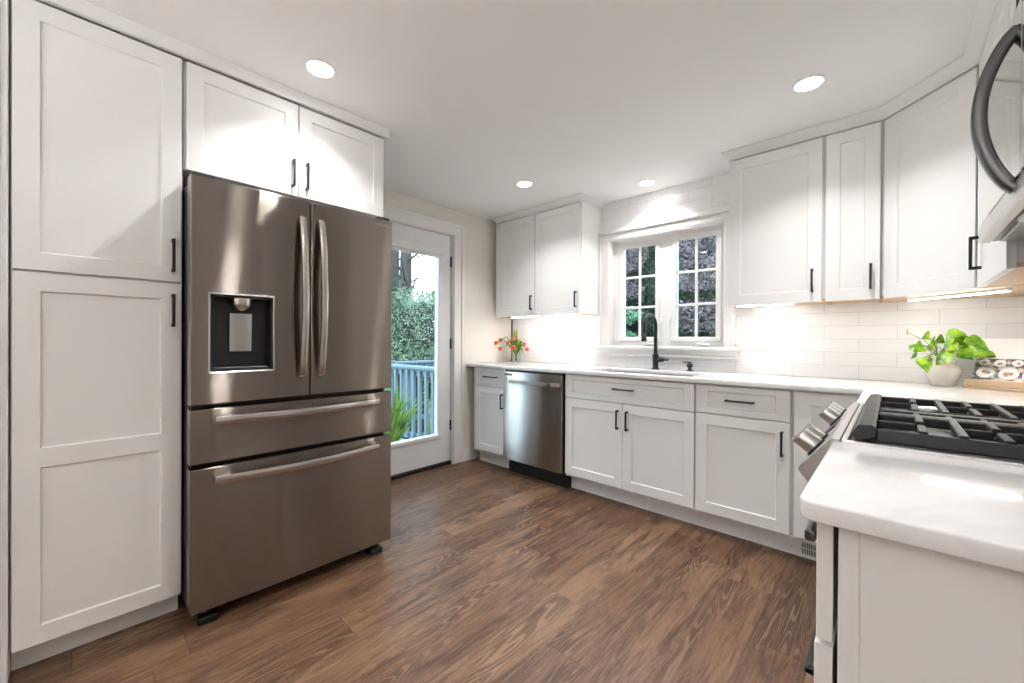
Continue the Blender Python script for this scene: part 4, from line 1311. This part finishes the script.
def pothos():
    cx, cy = 0.187, 3.00
    z = CZ1 + 0.0003
    r = thing('potted_plant', 'green trailing houseplant in a round cream pot', 'plant', (cx, cy, z))
    prof = [(0.0, 0.0), (0.040, 0.0), (0.044, 0.004), (0.060, 0.050), (0.066, 0.076), (0.064, 0.096), (0.054, 0.110), (0.046, 0.116), (0.047, 0.123), (0.053, 0.132), (0.048, 0.132), (0.043, 0.122), (0.043, 0.106), (0.0, 0.106)]
    G().lathe(prof, (cx, cy, z), 36).build('pot', CER, r)
    G().lathe([(0.0, 0.114), (0.025, 0.113), (0.0425, 0.110)], (cx, cy, z), 20).build('soil', plain('potting_soil', (0.06, 0.045, 0.03), 0.9), r)
    ru, rv = Vector((0.731, 0.682, 0)), Vector((0.682, -0.731, 0))   # along the picture, and toward the room
    rnd = random.Random(5)
    gl, gs = G(), G()
    C0 = Vector((cx, cy, z))
    spec = [(-0.175, 0.02, 0.245), (-0.145, 0.03, 0.190), (-0.130, 0.06, 0.125), (-0.085, 0.08, 0.105), (-0.100, 0.02, 0.180), (-0.075, 0.05, 0.205), (-0.045, 0.0, 0.225),
            (-0.030, 0.07, 0.175), (0.000, 0.09, 0.160), (-0.060, 0.08, 0.150), (0.020, 0.02, 0.240), (0.045, 0.07, 0.200), (0.060, 0.02, 0.225), (0.090, 0.05, 0.210),
            (0.115, -0.01, 0.200), (0.060, 0.09, 0.155), (0.150, 0.05, 0.145), (0.105, 0.01, 0.170), (0.020, -0.03, 0.215), (-0.010, 0.04, 0.205), (0.080, 0.07, 0.185), (-0.11, 0.0, 0.16), (0.03, 0.06, 0.145), (-0.055, 0.03, 0.18), (-0.02, 0.05, 0.15), (0.05, 0.05, 0.175), (0.0, 0.06, 0.19), (0.085, 0.04, 0.15), (-0.085, 0.04, 0.135), (0.10, 0.03, 0.185)]
    for a, b, h in spec:
        st = C0 + Vector((rnd.uniform(-0.02, 0.02), rnd.uniform(-0.02, 0.02), 0.106))
        e = C0 + ru * (a * 1.0 - 0.024) + rv * b + Z * (h + 0.022)
        if e.y > YT - 0.05: e.y = YT - 0.05
        mid = st * 0.45 + e * 0.55 + Z * 0.035
        gs.tube([st, st * 0.6 + mid * 0.4 + Z * 0.012, mid, e], 0.0017, 6)
        out = (ru * a * 1.4 + rv * b * 0.5)
        out = out.normalized() if out.length > 0.02 else ru * 0.3
        d = out * rnd.uniform(0.4, 1.0) + ru * rnd.uniform(-0.35, 0.35) + rv * rnd.uniform(0.1, 0.5) + Z * rnd.uniform(-0.75, -0.05)
        ln = rnd.uniform(0.058, 0.085) * (0.8 if a < -0.13 else 1)
        tip = e + d.normalized() * ln
        if tip.y > YT - 0.015: tip.y = YT - 0.015
        # blades turn their faces to the room
        sd = (ru * rnd.uniform(0.3, 0.8) * rnd.choice((-1, 1)) + Z * rnd.uniform(0.5, 1.0) + rv * rnd.uniform(-0.3, 0.5))
        leaf(gl, e, tip, ln * 0.80, 0.008, rnd.uniform(0.15, 0.45), 10, shape=0.66, side=sd)
    gs.build('stems', TLF, r)
    gl.build('foliage', PLF, r)
    # pale flower cluster
    g = G()
    for k in range(6):
        e = C0 - ru * 0.018 + rv * 0.05 + Z * 0.205 + Vector((rnd.uniform(-0.016, 0.016), rnd.uniform(-0.012, 0.012), rnd.uniform(-0.014, 0.014)))
        for j in range(4):
            a_ = j * math.pi / 2 + k
            leaf(g, e, e + ru * math.cos(a_) * 0.014 + Z * math.sin(a_) * 0.014 + rv * 0.003, 0.010, 0, 0.1, 4)
    g.build('blossom', MT['plate'], r)
pothos()

def cookbook():
    # low wooden stand with a leaning book, facing the room diagonally
    u = Vector((0.93, -0.37, 0)).normalized()
    n = u.cross(Z)                      # toward the room
    o = Vector((0.245, 3.015, CZ1 + 0.0003))
    r = thing('book_stand', 'light wooden book stand beside the potted plant', 'stand', o)
    g = G()
    g.obox(o, u, Z, n, 0.024, 0.38, 0.0, 0.010, -0.09, 0.055, 0.003)
    g.obox(o, u, Z, n, 0.030, 0.38, 0.010, 0.045, 0.030, 0.050, 0.004)
    g.build('ledge', MT['beech'], r)
    lean = 0.58
    vv = (Z * math.cos(lean) - n * math.sin(lean)).normalized()
    nn = u.cross(vv)
    ob_ = o + u * 0.024 + n * 0.002 + Z * 0.0105
    G().obox(ob_, u, vv, nn, 0.05, 0.36, 0.0, 0.155, -0.014, -0.003, 0.002).build('back_board', MT['beech'], r)
    bk = thing('cookbook', 'open cookbook with food photographs on the wooden stand', 'book', ob_)
    G().obox(ob_, u, vv, nn, 0.012, 0.34, 0.002, 0.268, -0.002, 0.010, 0.001).build('pages', plain('book_paper', (0.84, 0.83, 0.81), 0.5), bk)
    # printed picture on the lower half: dark table, plates of food
    nm = N('printed_food_photo')
    TCn = nm.new('TexCoord')
    vo = nm.new('TexVoronoi', feature='F1'); vo.inputs['Scale'].default_value = 14.0
    nm.link(TCn.outputs['Object'], vo.inputs['Vector'])
    nz_ = nm.noise(TCn.outputs['Object'], 42, 4)
    dcol = nm.ramp(nz_, [(0.35, (0.05, 0.045, 0.055)), (0.48, (0.16, 0.13, 0.13)), (0.56, (0.62, 0.58, 0.56)), (0.68, (0.70, 0.26, 0.12))])
    nm.set(col=dcol, rough=0.35)
    g = G()
    g.obox(ob_, u, vv, nn, 0.014, 0.339, 0.004, 0.150, 0.0101, 0.0106)
    pic = g.build('picture_page', nm.m, bk, smooth=False)
    food = [plain('food_greens', (0.30, 0.38, 0.12), 0.5), plain('food_tomato', (0.66, 0.16, 0.08), 0.5), plain('food_grain', (0.66, 0.48, 0.22), 0.5), plain('food_aubergine', (0.30, 0.26, 0.40), 0.5)]
    rr = random.Random(3)
    g = G()
    for i, (a, b, rad) in enumerate([(0.055, 0.070, 0.030), (0.130, 0.068, 0.032), (0.205, 0.064, 0.034), (0.280, 0.066, 0.032), (0.045, 0.128, 0.018), (0.095, 0.125, 0.020), (0.150, 0.128, 0.018), (0.215, 0.125, 0.022), (0.275, 0.128, 0.018), (0.165, 0.022, 0.016), (0.090, 0.020, 0.014), (0.25, 0.020, 0.016)]):
        c = ob_ + u * a + vv * b
        g.lathe([(rad, 0.0107), (rad * 0.98, 0.0111), (rad * 0.72, 0.0112), (0.0, 0.0112)], c, 24, axis=nn, mi=0)
        for k in range(5):
            q = rr.uniform(0, 6.28); d_ = rr.uniform(0, rad * 0.4)
            g.lathe([(rad * 0.26, 0.0112), (rad * 0.2, 0.0116), (0.0, 0.0117)], c + u * d_ * math.cos(q) + vv * d_ * math.sin(q), 10, axis=nn, mi=1 + (i + k) % 4)
    g.build('printed_plates', [MT['plate']] + food, bk)
cookbook()

# ------------------------------------------------------------------ outdoors
def leaves(g, rnd, c, rad, n, size, flat=1.0, shell=0.55, mi=0):
    """scatter small pointed leaves through an ellipsoid"""
    c = Vector(c)
    for _ in range(n):
        while True:
            p = Vector((rnd.uniform(-1, 1), rnd.uniform(-1, 1), rnd.uniform(-1, 1)))
            if shell < p.length < 1: break
        q = c + Vector((p.x * rad[0], p.y * rad[1], p.z * rad[2]))
        d = Vector((rnd.uniform(-1, 1), rnd.uniform(-1, 1), rnd.uniform(-1, 0.5) * flat)).normalized()
        e = Vector((rnd.uniform(-1, 1), rnd.uniform(-1, 1), rnd.uniform(-1, 1))).cross(d).normalized()
        s = size * rnd.uniform(0.6, 1.3)
        f = g.bm.faces.new([g.bm.verts.new(t) for t in (q, q + d * s * 0.5 + e * s * 0.28, q + d * s, q + d * s * 0.5 - e * s * 0.28)])
        f.material_index = mi

def lump(g, c, rad, rnd, mi=0):
    b = bmesh.new()
    bmesh.ops.create_icosphere(b, subdivisions=3, radius=1.0)
    for v in b.verts:
        k = 0.82 + rnd.uniform(-0.12, 0.12)
        v.co = Vector(c) + Vector((v.co.x * rad[0], v.co.y * rad[1], v.co.z * rad[2])) * k
    g.merge(b, mi)

GZ = -0.75
struct(G().box(-40, 40, YB + 0.17, 45, GZ - 0.2, GZ).box(-40, XL - 0.17, -30, YB + 0.17, GZ - 0.2, GZ), 'ground_outside', MT['lawn'], 'green lawn outside the kitchen', 'ground', smooth=False)
dk = G()
for k in range(20):
    dk.box(-5.55 + k * 0.118, -5.55 + k * 0.118 + 0.112, 0.2, 3.15, -0.28, -0.25, 0.003)
dk.box(-5.55, -3.16, 0.25, 3.1, GZ, -0.2805)
struct(dk, 'deck_outside', MT['deck'], 'grey board deck outside the glass door', 'deck')

def railing(name, p0, p1, label, n):
    p0, p1 = Vector(p0), Vector(p1)
    u = (p1 - p0).normalized(); L = (p1 - p0).length
    s = u.cross(Z)
    r = thing(name, label, 'railing', p0, 'blue-grey deck railings')
    zt = 0.800
    z0 = -0.249
    G().obox(p0, u, Z, s, 0, L, zt - 0.035, zt, -0.07, 0.07, 0.004).build('top_rail', MT['rail'], r)
    G().obox(p0, u, Z, s, 0, L, zt - 0.130, zt - 0.0355, -0.02, 0.02, 0.003).build('upper_rail', MT['rail'], r)
    G().obox(p0, u, Z, s, 0, L, -0.16, -0.08, -0.02, 0.02, 0.003).build('lower_rail', MT['rail'], r)
    for k in range(n):
        a = L * (k + 0.5) / n
        G().obox(p0, u, Z, s, a - 0.019, a + 0.019, -0.14, zt - 0.06, 0.0205, 0.058, 0.002).build('baluster', MT['rail'], r)
    for a in ([-0.055] if name else []):
        G().obox(p0, u, Z, s, a - 0.05, a + 0.05, z0, zt + 0.02, -0.05, 0.05, 0.003).obox(p0, u, Z, s, a - 0.065, a + 0.065, zt + 0.0205, zt + 0.045, -0.065, 0.065, 0.004).build('post', MT['rail'], r)
RAILY = 3.02
railing('deck_railing', (-5.15, RAILY, 0), (-3.18, RAILY, 0), 'blue-grey deck railing running out from the house by the door', 14)
railing('deck_railing', (-5.62, 3.16, 0), (-5.62, 6.2, 0), 'blue-grey railing in the distance behind the near deck railing', 22)

def grass_plant():
    c = Vector((-3.84, 2.24, -0.249))
    r = thing('potted_grass', 'spiky green potted plant outside the glass door', 'plant', c)
    G().lathe([(0.0, 0.0), (0.11, 0.0), (0.15, 0.24), (0.155, 0.26), (0.14, 0.26), (0.13, 0.22), (0.0, 0.22)], c, 24).build('pot', plain('terracotta', (0.30, 0.13, 0.08), 0.8), r)
    g = G()
    rnd = random.Random(11)
    for k in range(220):
        a = rnd.uniform(0, 6.283); rr = rnd.uniform(0.10, 0.46); h = rnd.uniform(0.45, 0.92)
        b0 = c + Vector((0.05 * math.cos(a), 0.05 * math.sin(a), 0.22))
        leaf(g, b0, c + Vector((rr * math.cos(a), rr * math.sin(a), 0.22 + h * (1 - rr * 0.9))), 0.022, 0.10, 0.3, 7)
    g.build('foliage', leafy('grass_blade', (0.055, 0.15, 0.025), (0.20, 0.30, 0.05), 0.5, 0.3, 12), r)
grass_plant()

LM = dict(
    fir=leafy('fir_foliage', (0.16, 0.25, 0.15), (0.30, 0.40, 0.28), 0.8, 0.25, 4),
    dark=leafy('dark_foliage', (0.018, 0.040, 0.020), (0.045, 0.080, 0.042), 0.8, 0.12, 4),
    maple=leafy('maple_foliage', (0.26, 0.19, 0.215), (0.055, 0.050, 0.055), 0.7, 0.15, 3.2),
    green=leafy('shrub_foliage', (0.08, 0.20, 0.10), (0.24, 0.40, 0.26), 0.7, 0.25, 5),
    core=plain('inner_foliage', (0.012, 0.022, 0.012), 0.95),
)
def tree(name, label, cat, x, y, trunk, crown_, mat, n, size, seed, group=None, core=True, lean=(0, 0), branches=0):
    """trunk=(radius,height); crown = list of (dx,dy,z,rx,ry,rz)"""
    rnd = random.Random(seed)
    r = thing(name, label, cat, (x, y, GZ), group)
    tr, th = trunk
    g = G()
    pts = [(x + lean[0] * k / 6 + rnd.uniform(-1, 1) * tr * 0.25, y + lean[1] * k / 6, GZ + th * k / 6) for k in range(7)]
    g.tube(pts, [tr * (1.25 - 0.55 * k / 6) for k in range(7)], 12)
    for k in range(branches):
        t = 0.40 + 0.55 * (k + 0.5) / branches
        a = rnd.uniform(0, 6.283); ll = rnd.uniform(0.6, 1.25)
        b0 = Vector((x + lean[0] * t, y + lean[1] * t, GZ + th * t))
        d = Vector((math.cos(a), math.sin(a), rnd.uniform(-0.1, 0.45)))
        bp = [b0 + d * ll * s + Z * 0.25 * s * s for s in (0, 0.33, 0.66, 1)]
        g.tube(bp, [tr * 0.28, tr * 0.2, tr * 0.13, tr * 0.05], 7)
        for s in (0.45, 0.7):
            e = b0 + d * ll * s
            d2 = (d + Vector((rnd.uniform(-0.8, 0.8), rnd.uniform(-0.8, 0.8), rnd.uniform(-0.3, 0.6)))).normalized()
            g.tube([e, e + d2 * ll * 0.25, e + d2 * ll * 0.45 + Z * 0.05], [tr * 0.12, tr * 0.08, tr * 0.03], 6)
    g.build('trunk', MT['bark'], r)
    if crown_:
        g = G()
        tot = sum(c[3] * c[5] for c in crown_)
        for dx, dy, z, rx, ry, rz in crown_:
            c = (x + dx, y + dy, z)
            leaves(g, rnd, c, (rx, ry, rz), int(n * rx * rz / tot), size)
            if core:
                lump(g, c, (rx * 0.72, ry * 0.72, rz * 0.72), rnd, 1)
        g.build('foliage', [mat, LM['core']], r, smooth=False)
    return r

gt = 'garden trees outside the glass door'
p = (-11.34, 6.75); tree('tree', 'thick dark tree trunk at the left edge of the door glass', 'tree', p[0], p[1], (0.19, 7.0), [(0, 0, 6.2, 1.1, 1.1, 0.8)], LM['fir'], 900, 0.14, 1, gt, core=False, branches=9)
p = (-8.32, 5.36); tree('tree', 'leaning dark tree trunk behind the deck with bare branches', 'tree', p[0], p[1], (0.15, 6.2), [(0, 0, 5.9, 1.1, 1.1, 0.8)], LM['fir'], 900, 0.14, 2, gt, core=False, lean=(-0.12, -0.08), branches=12)
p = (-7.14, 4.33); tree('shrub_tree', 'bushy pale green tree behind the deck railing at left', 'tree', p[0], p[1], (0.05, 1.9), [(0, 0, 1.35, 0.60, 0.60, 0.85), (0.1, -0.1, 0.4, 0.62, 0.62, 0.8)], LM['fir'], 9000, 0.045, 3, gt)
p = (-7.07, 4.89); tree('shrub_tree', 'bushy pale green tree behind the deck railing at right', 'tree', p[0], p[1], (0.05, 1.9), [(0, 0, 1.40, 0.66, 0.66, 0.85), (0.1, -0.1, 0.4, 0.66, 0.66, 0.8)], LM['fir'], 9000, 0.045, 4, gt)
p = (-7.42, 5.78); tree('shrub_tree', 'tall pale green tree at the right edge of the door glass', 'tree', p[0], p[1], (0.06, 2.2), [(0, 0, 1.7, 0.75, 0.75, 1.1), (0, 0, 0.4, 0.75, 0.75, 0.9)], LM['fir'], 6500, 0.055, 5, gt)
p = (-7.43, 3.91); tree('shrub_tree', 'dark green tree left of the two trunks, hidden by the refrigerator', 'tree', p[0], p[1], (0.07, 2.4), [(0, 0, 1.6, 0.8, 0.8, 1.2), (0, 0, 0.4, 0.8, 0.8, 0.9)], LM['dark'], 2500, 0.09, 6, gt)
p = (-14.23, 9.31); tree('tree', 'distant dark evergreen beyond the bushy trees', 'tree', p[0], p[1], (0.2, 3.2), [(0, 0, 1.3, 2.4, 2.0, 1.9)], LM['dark'], 4000, 0.14, 7, gt)
p = (-6.04, 3.73)
hb = G().box(p[0] - 0.30, p[0] + 0.24, p[1] - 0.25, p[1] + 0.18, GZ, 0.70, 0.01).box(p[0] - 0.36, p[0] + 0.30, p[1] - 0.31, p[1] + 0.24, 0.7005, 0.77, 0.01)
tag(hb.build('garden_box', wood('dark_timber', (0.050, 0.036, 0.029), (0.024, 0.018, 0.014), (4, 4, 30), 0.8)), 'dark brown timber box in the garden behind the railing', 'garden box')

gw = 'garden trees outside the sink window'
tree('maple_tree', 'mauve-leaved maple filling the right window sash', 'tree', -2.35, 6.9, (0.06, 2.6), [(0.1, 0, 2.25, 0.75, 0.6, 0.30), (0, 0.1, 2.85, 0.75, 0.6, 0.28), (0.15, -0.1, 1.55, 0.72, 0.55, 0.26), (0.0, 0.0, 0.95, 0.6, 0.5, 0.22)], LM['maple'], 5200, 0.06, 21, gw, core=False, branches=9)
tree('maple_tree', 'mauve-leaved maple at the top of the left window sash', 'tree', -4.25, 7.6, (0.06, 2.9), [(0, 0, 2.9, 0.75, 0.6, 0.40), (0.1, 0, 2.2, 0.6, 0.5, 0.25)], LM['maple'], 2600, 0.06, 22, gw, core=False, branches=7)
tree('shrub', 'bright green shrub low in the left window sash', 'shrub', -3.30, 5.9, (0.04, 1.2), [(0, 0, 1.55, 0.50, 0.4, 0.18), (-0.1, 0.1, 1.10, 0.55, 0.45, 0.26), (0.2, 0.1, 0.4, 0.55, 0.45, 0.45)], LM['green'], 6000, 0.045, 23, gw)
names = ['dark evergreen farthest left beyond the window', 'dark evergreen behind the left maple', 'dark evergreen behind the green shrub', 'dark evergreen behind the right maple', 'dark evergreen right of the mauve maple', 'dark evergreen farthest right beyond the window']
for i, (xx, yy) in enumerate(((-7.2, 9.8), (-5.6, 9.8), (-4.0, 9.8), (-2.4, 9.8), (-0.8, 9.8), (0.8, 9.8))):
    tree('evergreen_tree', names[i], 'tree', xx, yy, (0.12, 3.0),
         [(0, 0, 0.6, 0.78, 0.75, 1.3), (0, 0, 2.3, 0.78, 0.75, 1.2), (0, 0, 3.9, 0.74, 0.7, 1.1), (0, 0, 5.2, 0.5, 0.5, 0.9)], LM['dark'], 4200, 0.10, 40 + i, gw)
# clipped hedge closing the garden
rndh = random.Random(77)
g = G()
for k in range(26):
    xx = -9.0 + k * 0.45
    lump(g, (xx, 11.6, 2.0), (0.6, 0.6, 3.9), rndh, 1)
    leaves(g, rndh, (xx, 11.6, 2.0), (0.5, 0.6, 3.8), 330, 0.13)
tag(g.build('hedge', [LM['dark'], LM['core']], smooth=False, origin=(-3.4, 11.6, GZ)), 'tall dark hedge closing the garden beyond the window', 'hedge')
